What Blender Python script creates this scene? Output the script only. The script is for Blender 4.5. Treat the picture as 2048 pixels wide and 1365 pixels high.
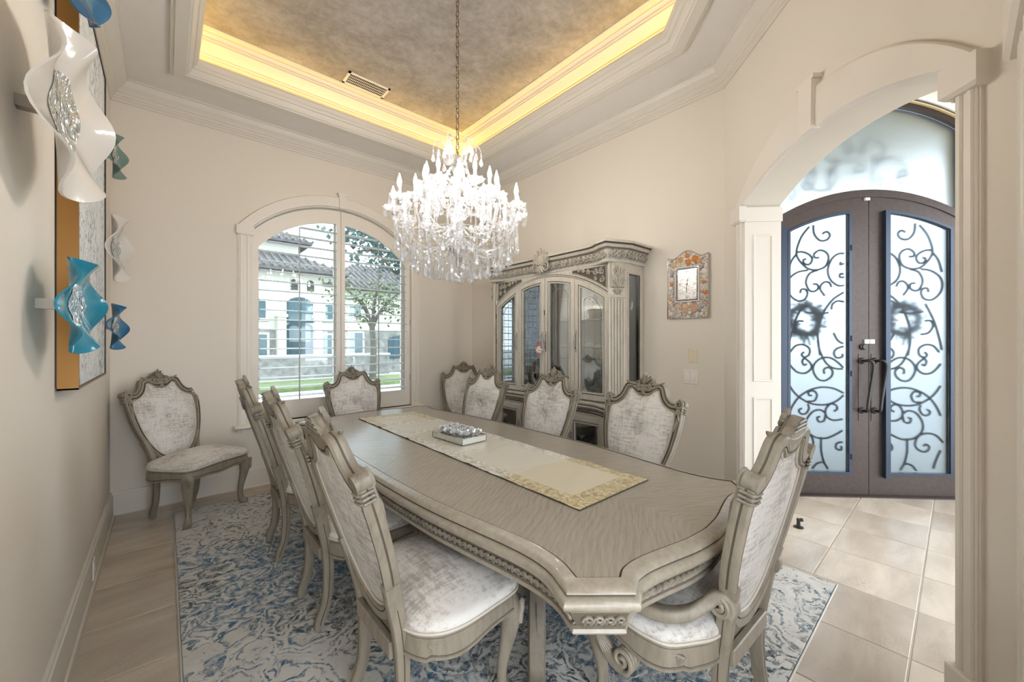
import bpy, bmesh, math, random
from mathutils import Matrix, Vector
from math import sin, cos, pi, radians, sqrt, exp

for _o in list(bpy.data.objects): bpy.data.objects.remove(_o)
scene = bpy.context.scene
COL = scene.collection

# ---------------------------------------------------------------- camera, world, exposure
EYE = 1.45
cam_d = bpy.data.cameras.new('camera'); cam = bpy.data.objects.new('camera', cam_d); COL.objects.link(cam)
cam.location = (0, 0, EYE); cam.rotation_euler = (radians(90), 0, radians(-41.4))
cam_d.lens = 36 * 787 / 2048; cam_d.sensor_width = 36; cam_d.clip_start = 0.02; cam_d.clip_end = 300
scene.camera = cam

world = bpy.data.worlds.new('world'); scene.world = world; world.use_nodes = True
_bg = world.node_tree.nodes['Background']
_bg.inputs[0].default_value = (0.86, 0.93, 1.0, 1); _bg.inputs[1].default_value = 3.3

vs = scene.view_settings
vs.view_transform = 'Standard'; vs.look = 'None'; vs.gamma = 1.0; vs.use_curve_mapping = False
vs.exposure = 1.02
try:
    scene.cycles.transparent_max_bounces = 12
    scene.cycles.use_light_tree = False; scene.cycles.use_adaptive_sampling = True; scene.cycles.adaptive_threshold = 0.05
    scene.cycles.max_bounces = 6; scene.cycles.diffuse_bounces = 4
    scene.cycles.glossy_bounces = 3; scene.cycles.transmission_bounces = 5
    scene.cycles.sample_clamp_indirect = 4.0
    scene.cycles.caustics_reflective = False; scene.cycles.caustics_refractive = True
except Exception:
    pass
BULB_STRENGTH = 84.0
COVE_STRENGTH = 6.5

# ---------------------------------------------------------------- materials
MATS = {}
class NT:
    def __init__(s, name):
        s.m = bpy.data.materials.new(name); s.m.use_nodes = True
        s.t = s.m.node_tree; s.t.nodes.clear()
        s.out = s.n('ShaderNodeOutputMaterial'); MATS[name] = s.m
    def n(s, typ, **kw):
        nd = s.t.nodes.new(typ)
        for k, v in kw.items(): setattr(nd, k, v)
        return nd
    def l(s, a, b): s.t.links.new(a, b)
    def set(s, nd, **kw):
        for k, v in kw.items(): nd.inputs[k.replace('_', ' ')].default_value = v
    def principled(s, color=(.8, .8, .8), rough=.5, metal=0.0, spec=.5, coat=0, sheen=0):
        p = s.n('ShaderNodeBsdfPrincipled')
        p.inputs['Base Color'].default_value = (*color, 1); p.inputs['Roughness'].default_value = rough
        p.inputs['Metallic'].default_value = metal; p.inputs['Specular IOR Level'].default_value = spec
        p.inputs['Coat Weight'].default_value = coat; p.inputs['Sheen Weight'].default_value = sheen
        s.l(p.outputs[0], s.out.inputs[0]); return p
    def coords(s, kind='Object', scale=(1, 1, 1), rot=(0, 0, 0), rnd=False):
        tc = s.n('ShaderNodeTexCoord'); mp = s.n('ShaderNodeMapping')
        mp.inputs['Scale'].default_value = scale; mp.inputs['Rotation'].default_value = rot
        src = tc.outputs[kind]
        if rnd:
            oi = s.n('ShaderNodeObjectInfo'); va = s.n('ShaderNodeVectorMath', operation='MULTIPLY_ADD')
            cb = s.n('ShaderNodeCombineXYZ'); s.l(oi.outputs['Random'], cb.inputs[0]); s.l(oi.outputs['Random'], cb.inputs[1])
            va.inputs[1].default_value = (37, 53, 11); s.l(cb.outputs[0], va.inputs[0]); s.l(src, va.inputs[2]); src = va.outputs[0]
        s.l(src, mp.inputs[0]); return mp.outputs[0]
    def noise(s, vec, scale=5, detail=4, rough=.55, dist=0):
        nz = s.n('ShaderNodeTexNoise'); s.l(vec, nz.inputs['Vector'])
        nz.inputs['Scale'].default_value = scale; nz.inputs['Detail'].default_value = detail
        nz.inputs['Roughness'].default_value = rough; nz.inputs['Distortion'].default_value = dist
        return nz.outputs['Fac']
    def ramp(s, fac, stops, interp='LINEAR'):
        r = s.n('ShaderNodeValToRGB'); s.l(fac, r.inputs[0]); e = r.color_ramp.elements; r.color_ramp.interpolation = interp
        while len(e) < len(stops): e.new(.5)
        for i, (p, c) in enumerate(stops):
            e[i].position = p; e[i].color = (*c, 1) if len(c) == 3 else c
        return r.outputs[0]
    def mix(s, fac, a, b, mode='MIX'):
        m = s.n('ShaderNodeMix', data_type='RGBA', blend_type=mode)
        for sock, v in ((m.inputs[0], fac), (m.inputs[6], a), (m.inputs[7], b)):
            if isinstance(v, (int, float)): sock.default_value = v
            elif isinstance(v, tuple): sock.default_value = (*v, 1)
            else: s.l(v, sock)
        return m.outputs[2]
    def math(s, op, a, b=0.0, c=None):
        m = s.n('ShaderNodeMath', operation=op)
        for i, v in enumerate((a, b) if c is None else (a, b, c)):
            if isinstance(v, (int, float)): m.inputs[i].default_value = v
            else: s.l(v, m.inputs[i])
        return m.outputs[0]
    def bump(s, p, h, strength=.2, dist=.01):
        b = s.n('ShaderNodeBump'); b.inputs['Strength'].default_value = strength; b.inputs['Distance'].default_value = dist
        s.l(h, b.inputs['Height']); s.l(b.outputs[0], p.inputs['Normal'])

def simple(name, color, rough=.5, metal=0, spec=.5, var=0.0, vscale=6, bump=0, bscale=60, coat=0):
    t = NT(name); p = t.principled(color, rough, metal, spec, coat)
    if var or bump: v = t.coords()
    if var:
        f = t.noise(v, vscale, 2)
        lo = tuple(c * (1 - var) for c in color); hi = tuple(min(1, c * (1 + var)) for c in color)
        t.l(t.ramp(f, [(.3, lo), (.7, hi)]), p.inputs['Base Color'])
    if bump: t.bump(p, t.noise(v, bscale, 3), bump, .004)
    return t.m

simple('wall_paint', (.735, .678, .60), .75, spec=.25)
simple('trim_paint', (.68, .635, .565), .42, spec=.4)
simple('trim_light', (.76, .71, .645), .40, spec=.4)
simple('ceiling_paint', (.74, .70, .66), .8, spec=.2, var=.015)
simple('shutter_paint', (.78, .72, .65), .4, spec=.4)
simple('slat_paint', (.72, .72, .69), .35, spec=.5)
simple('tilt_rod', (.35, .37, .36), .4)
simple('bronze', (.058, .042, .036), .42, metal=.35, spec=.5, var=.12, vscale=30, bump=.1, bscale=250)
simple('bronze_sky_sheen', (.03, .045, .075), .35, metal=.3)  # bluish daylight reflection on the door edges, put into the colour
simple('iron', (.05, .066, .064), .5, metal=.3)
simple('steel', (.34, .31, .27), .32, metal=.9)
simple('copper_frame', (.34, .17, .045), .45, metal=.55)
simple('black_edge', (.02, .02, .022), .4)
simple('white_plastic', (.80, .76, .71), .35)
simple('cream_plastic', (.72, .64, .49), .4)
simple('vent_white', (.82, .80, .77), .45)
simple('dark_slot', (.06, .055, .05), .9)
simple('chain_metal', (.30, .24, .16), .35, metal=.85)
simple('chrome', (.62, .60, .57), .18, metal=1)
simple('candle_white', (.82, .78, .72), .4)
simple('dark_metal', (.05, .05, .05), .35, metal=.7)
simple('porcelain', (.80, .77, .72), .15, spec=.6, coat=.5)
simple('porcelain_trim', (.10, .12, .09), .3)
simple('cab_inside', (.56, .545, .52), .5, var=.06, vscale=8)
simple('pewter', (.30, .28, .25), .35, metal=.8)
simple('rose_pink', (.42, .12, .13), .6); simple('rose_cream', (.76, .62, .56), .6)
simple('grout', (.50, .45, .385), .85, var=.05, vscale=20)
simple('rug_edge', (.50, .485, .455), .9)
simple('gold_dark', (.05, .04, .025), .8)
simple('lawn', (.14, .18, .075), .9, var=.25, vscale=2)
simple('concrete', (.45, .445, .43), .9, var=.05, vscale=1)
simple('stucco', (.52, .50, .43), .9, var=.03, vscale=1)
simple('stone_facing', (.21, .205, .19), .9, var=.35, vscale=3.5)
simple('teal_paint', (.012, .05, .07), .4, var=.1, vscale=3)
simple('house_glass', (.06, .11, .125), .15, spec=.8)
simple('bark', (.10, .09, .075), .9, var=.2, vscale=4)
simple('leaf_green', (.10, .14, .055), .7, var=.3, vscale=1.5)
simple('leaf_blue', (.055, .10, .085), .7, var=.3, vscale=1.5)
simple('wreath_green', (.03, .05, .02), .8, var=.4, vscale=20)
simple('ribbon', (.13, .13, .09), .8)
simple('foyer_warm_paint', (.66, .50, .26), .6, spec=.3)  # golden tone carries the foyer's warm lamplight in the wall colour

# roof tiles far away
t = NT('roof_tile'); p = t.principled((.3, .25, .22), .85); v = t.coords()
t.l(t.ramp(t.noise(v, 4, 4), [(.3, (.065, .062, .065)), (.7, (.14, .125, .12))]), p.inputs['Base Color'])

# tray ceiling, hand-rubbed faux finish
t = NT('faux_ceiling'); p = t.principled((.4, .36, .31), .55, spec=.35); v = t.coords()
f1 = t.noise(v, 3.2, 5, .62, .4); f2 = t.noise(v, 16, 4, .7)
c1 = t.ramp(f1, [(.28, (.30, .272, .245)), (.5, (.385, .355, .328)), (.72, (.48, .452, .425))])
c2 = t.ramp(f2, [(.35, (.84, .84, .84)), (.65, (1.1, 1.1, 1.1))])
t.l(t.mix(1.0, c1, c2, 'MULTIPLY'), p.inputs['Base Color'])

# travertine tile
t = NT('travertine'); p = t.principled((.6, .5, .4), .32, spec=.5); v = t.coords(scale=(1, 1, 1), rnd=True)
vs_ = t.n('ShaderNodeMapping'); vs_.inputs['Scale'].default_value = (1.0, 3.2, 1); t.l(v, vs_.inputs[0])
f1 = t.noise(vs_.outputs[0], 1.5, 4, .6, .5)
c1 = t.ramp(f1, [(.2, (.43, .355, .28)), (.8, (.67, .595, .51))], 'EASE')
oi = t.n('ShaderNodeObjectInfo'); fr = t.math('MULTIPLY_ADD', oi.outputs['Random'], .26, .86)
hs = t.n('ShaderNodeHueSaturation'); t.l(c1, hs.inputs['Color']); t.l(fr, hs.inputs['Value'])
t.l(hs.outputs[0], p.inputs['Base Color'])

pit = t.n('ShaderNodeTexVoronoi', feature='F1'); pv = t.n('ShaderNodeMapping'); pv.inputs['Scale'].default_value = (1, 2.2, 1); t.l(v, pv.inputs[0]); t.l(pv.outputs[0], pit.inputs['Vector']); pit.inputs['Scale'].default_value = 75
pm = t.math('GREATER_THAN', t.math('ADD', pit.outputs['Distance'], t.math('MULTIPLY', t.noise(v, 5, 1), .5)), .40)
t.l(t.mix(pm, (.30, .25, .2), hs.outputs[0]), p.inputs['Base Color'])
p.inputs['Roughness'].default_value = .30

# antiqued painted wood, plain and the dark glaze rubbed into its grooves
def wood(name, base, streak=.14, rough=.42):
    t = NT(name); p = t.principled(base, rough, spec=.45); v = t.coords(scale=(9, 9, 2.2), rnd=True)
    f = t.noise(v, 3.5, 3, .65, .6)
    lo = tuple(c * (1 - streak * 1.6) for c in base); hi = tuple(c * (1 + streak * .7) for c in base)
    c = t.ramp(f, [(.3, lo), (.55, base), (.75, hi)])
    v2 = t.coords(scale=(22, 22, 60), rnd=True); sp = t.ramp(t.noise(v2, 3, 2), [(.74, (1, 1, 1)), (.79, (.45, .4, .34))])
    t.l(t.mix(1.0, c, sp, 'MULTIPLY'), p.inputs['Base Color']); t.bump(p, f, .06, .003); return t.m
wood('antique_wood', (.275, .238, .186))
wood('antique_light', (.53, .485, .41), .10)
wood('carved_wood', (.275, .24, .19), .25)
wood('cabinet_carving', (.42, .38, .315), .22)
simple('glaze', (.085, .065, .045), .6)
simple('glaze_soft', (.13, .105, .075), .55)

# distressed velvet upholstery
t = NT('velvet'); p = t.principled((.6, .55, .5), .65, spec=.2, sheen=.06); v = t.coords(rnd=True)
p.inputs['Sheen Roughness'].default_value = .35
def stretch(vec, sc):
    m = t.n('ShaderNodeMapping'); m.inputs['Scale'].default_value = sc; t.l(vec, m.inputs[0]); return m.outputs[0]
a = t.noise(stretch(v, (5, 22, 40)), 2.2, 3, .66, 0); b = t.noise(stretch(v, (36, 6, 9)), 2.2, 3, .66, 0)
big = t.noise(v, 4.2, 1, .5)
s1 = t.math('ADD', t.math('ADD', t.math('MULTIPLY', a, .52), t.math('MULTIPLY', b, .40)), t.math('MULTIPLY', big, .42))
fine = t.noise(stretch(v, (60, 420, 420)), 2, 0); fine2 = t.noise(stretch(v, (420, 90, 90)), 2, 0)
s2 = t.math('ADD', s1, t.math('MULTIPLY', t.math('SUBTRACT', t.math('MAXIMUM', fine, fine2), .55), .30))
col = t.ramp(s2, [(.61, (.71, .685, .655)), (.69, (.63, .60, .565)), (.77, (.47, .435, .40)), (.87, (.36, .325, .29))])
t.l(col, p.inputs['Base Color']); t.bump(p, t.math('MAXIMUM', fine, fine2), .25, .002)
simple('piping', (.60, .55, .48), .6)

# rug: worn floral in cream, slate, teal and blue
t = NT('rug_pile'); p = t.principled((.5, .5, .5), .95, spec=.1, sheen=.2); v = t.coords()
warp = t.n('ShaderNodeTexNoise'); t.l(v, warp.inputs['Vector']); warp.inputs['Scale'].default_value = 4.6; warp.inputs['Detail'].default_value = 3
wv = t.n('ShaderNodeVectorMath', operation='MULTIPLY_ADD'); t.l(warp.outputs['Color'], wv.inputs[0]); wv.inputs[1].default_value = (.42, .42, 0); t.l(v, wv.inputs[2])
rings = t.n('ShaderNodeTexVoronoi', feature='F1'); t.l(wv.outputs[0], rings.inputs['Vector']); rings.inputs['Scale'].default_value = 4.6
rw = t.math('SINE', t.math('MULTIPLY', rings.outputs['Distance'], 34.0))
m2 = stretch(wv.outputs[0], (1, 1.7, 1)); flo = t.noise(m2, 29, 6, .72, .5)
lines = t.math('ADD', t.math('MULTIPLY', rw, .085), flo)
fade = t.noise(v, 1.25, 4, .55, .5)
sx = t.n('ShaderNodeSeparateXYZ'); t.l(v, sx.inputs[0])
edge = t.math('SUBTRACT', 1.0, t.math('MULTIPLY', t.math('ADD', t.math('ABSOLUTE', t.math('MULTIPLY', sx.outputs[0], .62)), t.math('ABSOLUTE', t.math('MULTIPLY', sx.outputs[1], .30))), .5))
den = t.math('ADD', t.math('MULTIPLY', fade, .42), t.math('MULTIPLY', edge, .34))
lv = t.math('ADD', lines, t.math('SUBTRACT', den, .385))
mask = t.ramp(lv, [(.49, (0, 0, 0)), (.56, (1, 1, 1))])
hue = t.noise(v, 1.9, 3, .5, .4)
ink = t.ramp(hue, [(.30, (.03, .038, .046)), (.44, (.045, .066, .08)), (.52, (.04, .12, .18)), (.62, (.025, .10, .22)), (.75, (.11, .23, .31))])
base = t.ramp(t.noise(v, 7, 5, .6), [(.3, (.52, .515, .495)), (.7, (.68, .665, .63))])
wear = t.ramp(t.noise(v, 34, 4, .7), [(.35, (.25, .25, .25)), (.6, (1, 1, 1))])
mk = t.math('MULTIPLY', mask, wear)
t.l(t.mix(mk, base, ink), p.inputs['Base Color']); t.bump(p, t.noise(v, 260, 2), .35, .004)

# table veneer: grain mirrored in the four quarters of the field
t = NT('veneer'); p = t.principled((.4, .34, .27), .27, spec=.5, coat=.25); p.inputs['Coat Roughness'].default_value = .2
v = t.coords(); ab = t.n('ShaderNodeVectorMath', operation='ABSOLUTE'); t.l(v, ab.inputs[0])
mp = t.n('ShaderNodeMapping'); mp.inputs['Rotation'].default_value = (0, 0, radians(58)); t.l(ab.outputs[0], mp.inputs[0])
w = t.n('ShaderNodeTexWave', wave_type='BANDS', bands_direction='X', wave_profile='SIN'); t.l(mp.outputs[0], w.inputs['Vector'])
w.inputs['Scale'].default_value = 13; w.inputs['Distortion'].default_value = 11; w.inputs['Detail'].default_value = 2.5; w.inputs['Detail Scale'].default_value = .32
w.inputs['Detail Roughness'].default_value = .5
mp2 = t.n('ShaderNodeMapping'); mp2.inputs['Scale'].default_value = (60, 3.0, 1); t.l(mp.outputs[0], mp2.inputs[0])
g2 = t.noise(mp2.outputs[0], 3, 4, .7, .3)
gg = t.math('ADD', t.math('MULTIPLY', w.outputs['Fac'], .10), t.math('MULTIPLY', g2, .86))
col = t.ramp(gg, [(.26, (.265, .228, .183)), (.45, (.335, .293, .24)), (.62, (.38, .336, .28)), (.85, (.425, .38, .32))])
t.l(col, p.inputs['Base Color']); t.bump(p, gg, .07, .002)
t = NT('band_wood'); p = t.principled((.4, .34, .27), .3, spec=.5, coat=.2); v = t.coords(scale=(30, 30, 30))
t.l(t.ramp(t.noise(v, 1.2, 6, .7), [(.3, (.28, .24, .185)), (.7, (.385, .34, .275))]), p.inputs['Base Color'])

# table runner: woven centre, brocade border, cross bands
t = NT('runner_cloth'); p = t.principled((.7, .65, .5), .5, spec=.4, sheen=.3); v = t.coords()
sx = t.n('ShaderNodeSeparateXYZ'); t.l(v, sx.inputs[0])
ax = t.math('ABSOLUTE', sx.outputs[0]); ay = t.math('ABSOLUTE', sx.outputs[1])
border = t.math('MAXIMUM', t.math('GREATER_THAN', ax, .185), t.math('GREATER_THAN', ay, 1.115))
weave = t.math('SINE', t.math('MULTIPLY', t.math('ADD', sx.outputs[1], sx.outputs[0]), 285.0)); weave2 = t.math('SINE', t.math('MULTIPLY', t.math('SUBTRACT', sx.outputs[1], sx.outputs[0]), 285.0))
wf = t.math('MULTIPLY_ADD', t.math('MULTIPLY', weave, weave2), .5, .5)
ctr = t.ramp(wf, [(.1, (.36, .29, .17)), (.5, (.62, .57, .44)), (.9, (.74, .71, .61))])
br = t.noise(v, 30, 4, .6, 1.6)
end = t.math('GREATER_THAN', ay, .74)
gold = t.ramp(br, [(.38, (.28, .20, .06)), (.5, (.47, .36, .14)), (.62, (.62, .53, .32))])
silver = t.ramp(br, [(.38, (.34, .30, .21)), (.5, (.58, .53, .43)), (.62, (.74, .71, .64))])
bcol = t.mix(end, silver, gold)
tint = t.mix(t.math('MULTIPLY', end, .45), ctr, t.mix(1.0, ctr, (.95, .84, .55), 'MULTIPLY'))
far = t.math('GREATER_THAN', sx.outputs[1], -.25); stripe = t.math('GREATER_THAN', t.math('SINE', t.math('MULTIPLY_ADD', t.math('ADD', sx.outputs[1], t.math('MULTIPLY', sx.outputs[0], .25)), 17.5, .6)), .52)
tint = t.mix(t.math('MULTIPLY', far, stripe), tint, silver)
t.l(t.mix(border, tint, bcol), p.inputs['Base Color']); p.inputs['Metallic'].default_value = .15

# painting: thick white impasto, grey drips, mica specks
t = NT('abstract_canvas'); p = t.principled((.7, .7, .7), .6); v = t.coords()
b1 = t.noise(stretch(v, (6, 6, 1.6)), 2.2, 7, .65, .8)
c = t.ramp(b1, [(.28, (.40, .42, .42)), (.42, (.60, .62, .62)), (.55, (.74, .75, .74)), (.75, (.80, .80, .78))])
sp = t.noise(stretch(v, (60, 60, 34)), 1.0, 3, .75); zone = t.noise(v, 1.7, 3, .6, .8)
sm = t.ramp(t.math('ADD', sp, t.math('MULTIPLY', zone, .42)), [(.79, (0, 0, 0)), (.83, (1, 1, 1))])
t.l(t.mix(sm, c, (.09, .085, .075)), p.inputs['Base Color']); t.bump(p, t.math('ADD', b1, t.math('MULTIPLY', sp, .5)), .7, .02)

# clear things
def thin_glass(name, tint=(1, 1, 1), gloss=.10, rough=.0):
    t = NT(name); tr = t.n('ShaderNodeBsdfTransparent'); tr.inputs[0].default_value = (*tint, 1)
    gl = t.n('ShaderNodeBsdfGlossy'); gl.inputs['Roughness'].default_value = rough; gl.inputs[0].default_value = (.95, .97, 1, 1)
    fr = t.n('ShaderNodeFresnel'); fr.inputs[0].default_value = 1.5
    f = t.math('ADD', t.math('MULTIPLY', fr.outputs[0], .9), gloss)
    mx = t.n('ShaderNodeMixShader'); t.l(f, mx.inputs[0]); t.l(tr.outputs[0], mx.inputs[1]); t.l(gl.outputs[0], mx.inputs[2])
    t.l(mx.outputs[0], t.out.inputs[0]); return t.m
thin_glass('window_glass', (.86, .91, .92), .02)
thin_glass('cabinet_glass', (.95, .98, .98), .24)
thin_glass('side_glass', (.97, .99, .99), .02)
thin_glass('shelf_glass', (.74, .84, .82), .10)
t = NT('frosted_glass'); g = t.n('ShaderNodeBsdfGlass'); g.inputs['Roughness'].default_value = .30; g.inputs['IOR'].default_value = 1.38
g.inputs['Color'].default_value = (.50, .54, .565, 1); t.l(g.outputs[0], t.out.inputs[0])
t = NT('frosted_transom'); g = t.n('ShaderNodeBsdfGlass'); g.inputs['Roughness'].default_value = .42; g.inputs['IOR'].default_value = 1.4
g.inputs['Color'].default_value = (.70, .74, .76, 1); t.l(g.outputs[0], t.out.inputs[0])
# cut crystal: part clear, part mirror facet, part white scatter
t = NT('crystal'); tr = t.n('ShaderNodeBsdfTransparent'); tr.inputs[0].default_value = (.97, .98, 1, 1)
gl = t.n('ShaderNodeBsdfGlossy'); gl.inputs['Roughness'].default_value = .03
tl = t.n('ShaderNodeBsdfTranslucent'); tl.inputs[0].default_value = (1, 1, 1, 1)
lw = t.n('ShaderNodeLayerWeight'); lw.inputs[0].default_value = .35
m1 = t.n('ShaderNodeMixShader'); t.l(t.math('MULTIPLY_ADD', lw.outputs['Facing'], .55, .14), m1.inputs[0]); t.l(tr.outputs[0], m1.inputs[1]); t.l(gl.outputs[0], m1.inputs[2])
m2 = t.n('ShaderNodeMixShader'); m2.inputs[0].default_value = .17; t.l(m1.outputs[0], m2.inputs[1]); t.l(tl.outputs[0], m2.inputs[2]); t.l(m2.outputs[0], t.out.inputs[0])
t = NT('crystal_bright'); tr = t.n('ShaderNodeBsdfTransparent'); gl = t.n('ShaderNodeBsdfGlossy'); gl.inputs['Roughness'].default_value = .05
df = t.n('ShaderNodeBsdfTranslucent'); df.inputs[0].default_value = (1, 1, 1, 1); d2 = t.n('ShaderNodeBsdfDiffuse'); d2.inputs[0].default_value = (.95, .96, .97, 1)
ms = [t.n('ShaderNodeMixShader') for _ in range(3)]; ms[0].inputs[0].default_value = .5; ms[1].inputs[0].default_value = .8; ms[2].inputs[0].default_value = .22
t.l(df.outputs[0], ms[0].inputs[1]); t.l(d2.outputs[0], ms[0].inputs[2]); t.l(tr.outputs[0], ms[1].inputs[1]); t.l(ms[0].outputs[0], ms[1].inputs[2]); t.l(ms[1].outputs[0], ms[2].inputs[1]); t.l(gl.outputs[0], ms[2].inputs[2]); t.l(ms[2].outputs[0], t.out.inputs[0])
t = NT('rippled_silver'); p = t.principled((.70, .74, .75), .10, metal=.9); v = t.coords(); t.bump(p, t.noise(v, 26, 2, .5, .8), 1.0, .02)
t = NT('mirror'); p = t.principled((.78, .80, .77), .04, metal=1)
t = NT('mirror_old'); p = t.principled((.80, .83, .84), .22, metal=.35)
# coloured art glass
def artglass(name, c1, c2, c3):
    t = NT(name); p = t.principled(c2, .12, spec=.6, coat=.6); v = t.coords()
    ln = t.n('ShaderNodeVectorMath', operation='LENGTH'); t.l(v, ln.inputs[0])
    f = t.math('ADD', t.math('MULTIPLY', ln.outputs['Value'], 4.2), t.math('MULTIPLY', t.noise(v, 9, 3), .35))
    col = t.ramp(f, [(.25, c1), (.6, c2), (.95, c3)]); t.l(col, p.inputs['Base Color'])
    p.inputs['Subsurface Weight'].default_value = .0; tl = t.n('ShaderNodeBsdfTranslucent'); t.l(col, tl.inputs[0])
    mx = t.n('ShaderNodeMixShader'); mx.inputs[0].default_value = .35; t.l(p.outputs[0], mx.inputs[1]); t.l(tl.outputs[0], mx.inputs[2]); t.l(mx.outputs[0], t.out.inputs[0])
artglass('glass_white', (.80, .79, .77), (.84, .82, .79), (.82, .79, .75))
artglass('glass_aqua', (.05, .34, .44), (.22, .55, .62), (.02, .30, .45))
artglass('glass_teal', (.03, .22, .26), (.16, .34, .33), (.20, .30, .26))
artglass('glass_blue', (.03, .14, .30), (.10, .34, .50), (.03, .18, .36))
# lights
def emit(name, col, st):
    t = NT(name); e = t.n('ShaderNodeEmission'); e.inputs[0].default_value = (*col, 1); e.inputs[1].default_value = st; t.l(e.outputs[0], t.out.inputs[0])
emit('bulb_glow', (1, .945, .87), BULB_STRENGTH)
emit('cove_glow', (1, .63, .14), COVE_STRENGTH)
emit('puck_glow', (1, .96, .9), 150.0)
# clock
for i, c in enumerate([(.58, .22, .05), (.62, .33, .12), (.60, .44, .27), (.66, .56, .42), (.70, .66, .60), (.50, .33, .25), (.28, .22, .19), (.45, .42, .40)]):
    simple('shell_%d' % i, c, .35, var=.18, vscale=60)
t = NT('pearl'); p = t.principled((.72, .71, .70), .25, metal=.25); v = t.coords()
t.l(t.ramp(t.noise(v, 60, 3, .6, .6), [(.35, (.58, .57, .56)), (.65, (.84, .83, .81))]), p.inputs['Base Color']); t.bump(p, t.noise(v, 90, 2), .5, .003)
# clock ink
simple('ink', (.02, .02, .02), .5)
simple('lace', (.30, .30, .30), .7, var=.5, vscale=40)

def M(n): return MATS[n]

# ---------------------------------------------------------------- mesh helpers
ID = Matrix.Identity(4)
class MB:
    def __init__(s): s.v = []; s.f = []; s.mi = []
    def add(s, verts, faces, X=None, mi=0):
        o = len(s.v)
        s.v += [tuple(X @ Vector(p)) for p in verts] if X is not None else [tuple(p) for p in verts]
        s.f += [tuple(i + o for i in f) for f in faces]
        s.mi += mi if isinstance(mi, list) else [mi] * len(faces); return s
    def box(s, x0, x1, y0, y1, z0, z1, X=None, mi=0):
        v = [(x0, y0, z0), (x1, y0, z0), (x1, y1, z0), (x0, y1, z0), (x0, y0, z1), (x1, y0, z1), (x1, y1, z1), (x0, y1, z1)]
        return s.add(v, [(0, 3, 2, 1), (4, 5, 6, 7), (0, 1, 5, 4), (1, 2, 6, 5), (2, 3, 7, 6), (3, 0, 4, 7)], X, mi)
    def bbox(s, x0, x1, y0, y1, z0, z1, b=.004, X=None, mi=0):
        """box with chamfered edges on the +z and side faces"""
        L = [(0, z0), (0, z1 - b), (b, z1)]
        v = []
        for d, z in L: v += [(x0 + d, y0 + d, z), (x1 - d, y0 + d, z), (x1 - d, y1 - d, z), (x0 + d, y1 - d, z)]
        f = [(3, 2, 1, 0), (8, 9, 10, 11)]
        for k in range(2):
            for i in range(4): j = (i + 1) % 4; f.append((k * 4 + i, k * 4 + j, k * 4 + 4 + j, k * 4 + 4 + i))
        return s.add(v, f, X, mi)
    def loops(s, L, closed=True, cap0=False, cap1=False, X=None, mi=0, ring=False):
        """skin consecutive loops of equal length; mi may be a list per band"""
        n = len(L[0]); v = [p for lp in L for p in lp]; f = []; ml = []
        K = len(L); bands = K if ring else K - 1
        for k in range(bands):
            k2 = (k + 1) % K
            for i in range(n if closed else n - 1):
                j = (i + 1) % n; f.append((k * n + i, k * n + j, k2 * n + j, k2 * n + i)); ml.append(mi[k] if isinstance(mi, list) else mi)
        if cap0: f.append(tuple(range(n - 1, -1, -1))); ml.append(mi[0] if isinstance(mi, list) else mi)
        if cap1: f.append(tuple((K - 1) * n + i for i in range(n))); ml.append(mi[-1] if isinstance(mi, list) else mi)
        return s.add(v, f, X, ml)
    def lathe(s, prof, n=16, X=None, mi=0, cap=True):
        L = [[(r * cos(2 * pi * i / n), r * sin(2 * pi * i / n), z) for i in range(n)] for r, z in prof]
        return s.loops(L, True, cap and prof[0][0] > 1e-5, cap and prof[-1][0] > 1e-5, X, mi)
    def tube(s, path, rad, n=8, closed=False, power=2, ref=None, X=None, mi=0, caps=True, flat=1.0):
        P = [Vector(p) for p in path]; K = len(P); L = []
        prev = None
        for k in range(K):
            if closed: tg = P[(k + 1) % K] - P[k - 1]
            else: tg = P[min(k + 1, K - 1)] - P[max(k - 1, 0)]
            if tg.length < 1e-9: tg = Vector((0, 0, 1))
            tg.normalize()
            if ref is not None: a = Vector(ref)
            elif prev is not None: a = prev
            else: a = Vector((0, 0, 1)) if abs(tg.z) < .9 else Vector((1, 0, 0))
            a = a - tg * a.dot(tg)
            if a.length < 1e-6: a = tg.orthogonal()
            a.normalize(); b = tg.cross(a); prev = a
            r = rad[k] if isinstance(rad, list) else rad
            ra, rb = r if isinstance(r, (list, tuple)) else (r, r * flat)
            lp = []
            for i in range(n):
                th = 2 * pi * (i + .5) / n; c, d = cos(th), sin(th); e = 2.0 / power
                lp.append(P[k] + a * (ra * math.copysign(abs(c) ** e, c)) + b * (rb * math.copysign(abs(d) ** e, d)))
            L.append([tuple(q) for q in lp])
        return s.loops(L, True, caps and not closed, caps and not closed, X, mi, ring=closed)
    def ell(s, c, r, nu=8, nv=5, R=None, X=None, mi=0):
        c = Vector(c); v = []; f = []
        for j in range(1, nv):
            ph = pi * j / nv
            for i in range(nu):
                th = 2 * pi * i / nu; p = Vector((r[0] * sin(ph) * cos(th), r[1] * sin(ph) * sin(th), r[2] * cos(ph)))
                v.append(c + (R @ p if R is not None else p))
        top = len(v); p = Vector((0, 0, r[2])); v.append(c + (R @ p if R is not None else p)); v.append(c - (R @ p if R is not None else p))
        for j in range(nv - 2):
            for i in range(nu): k = (i + 1) % nu; f.append((j * nu + i, (j + 1) * nu + i, (j + 1) * nu + k, j * nu + k))
        for i in range(nu):
            k = (i + 1) % nu; f.append((top, i, k)); f.append((top + 1, (nv - 2) * nu + k, (nv - 2) * nu + i))
        return s.add(v, f, X, mi)
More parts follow.
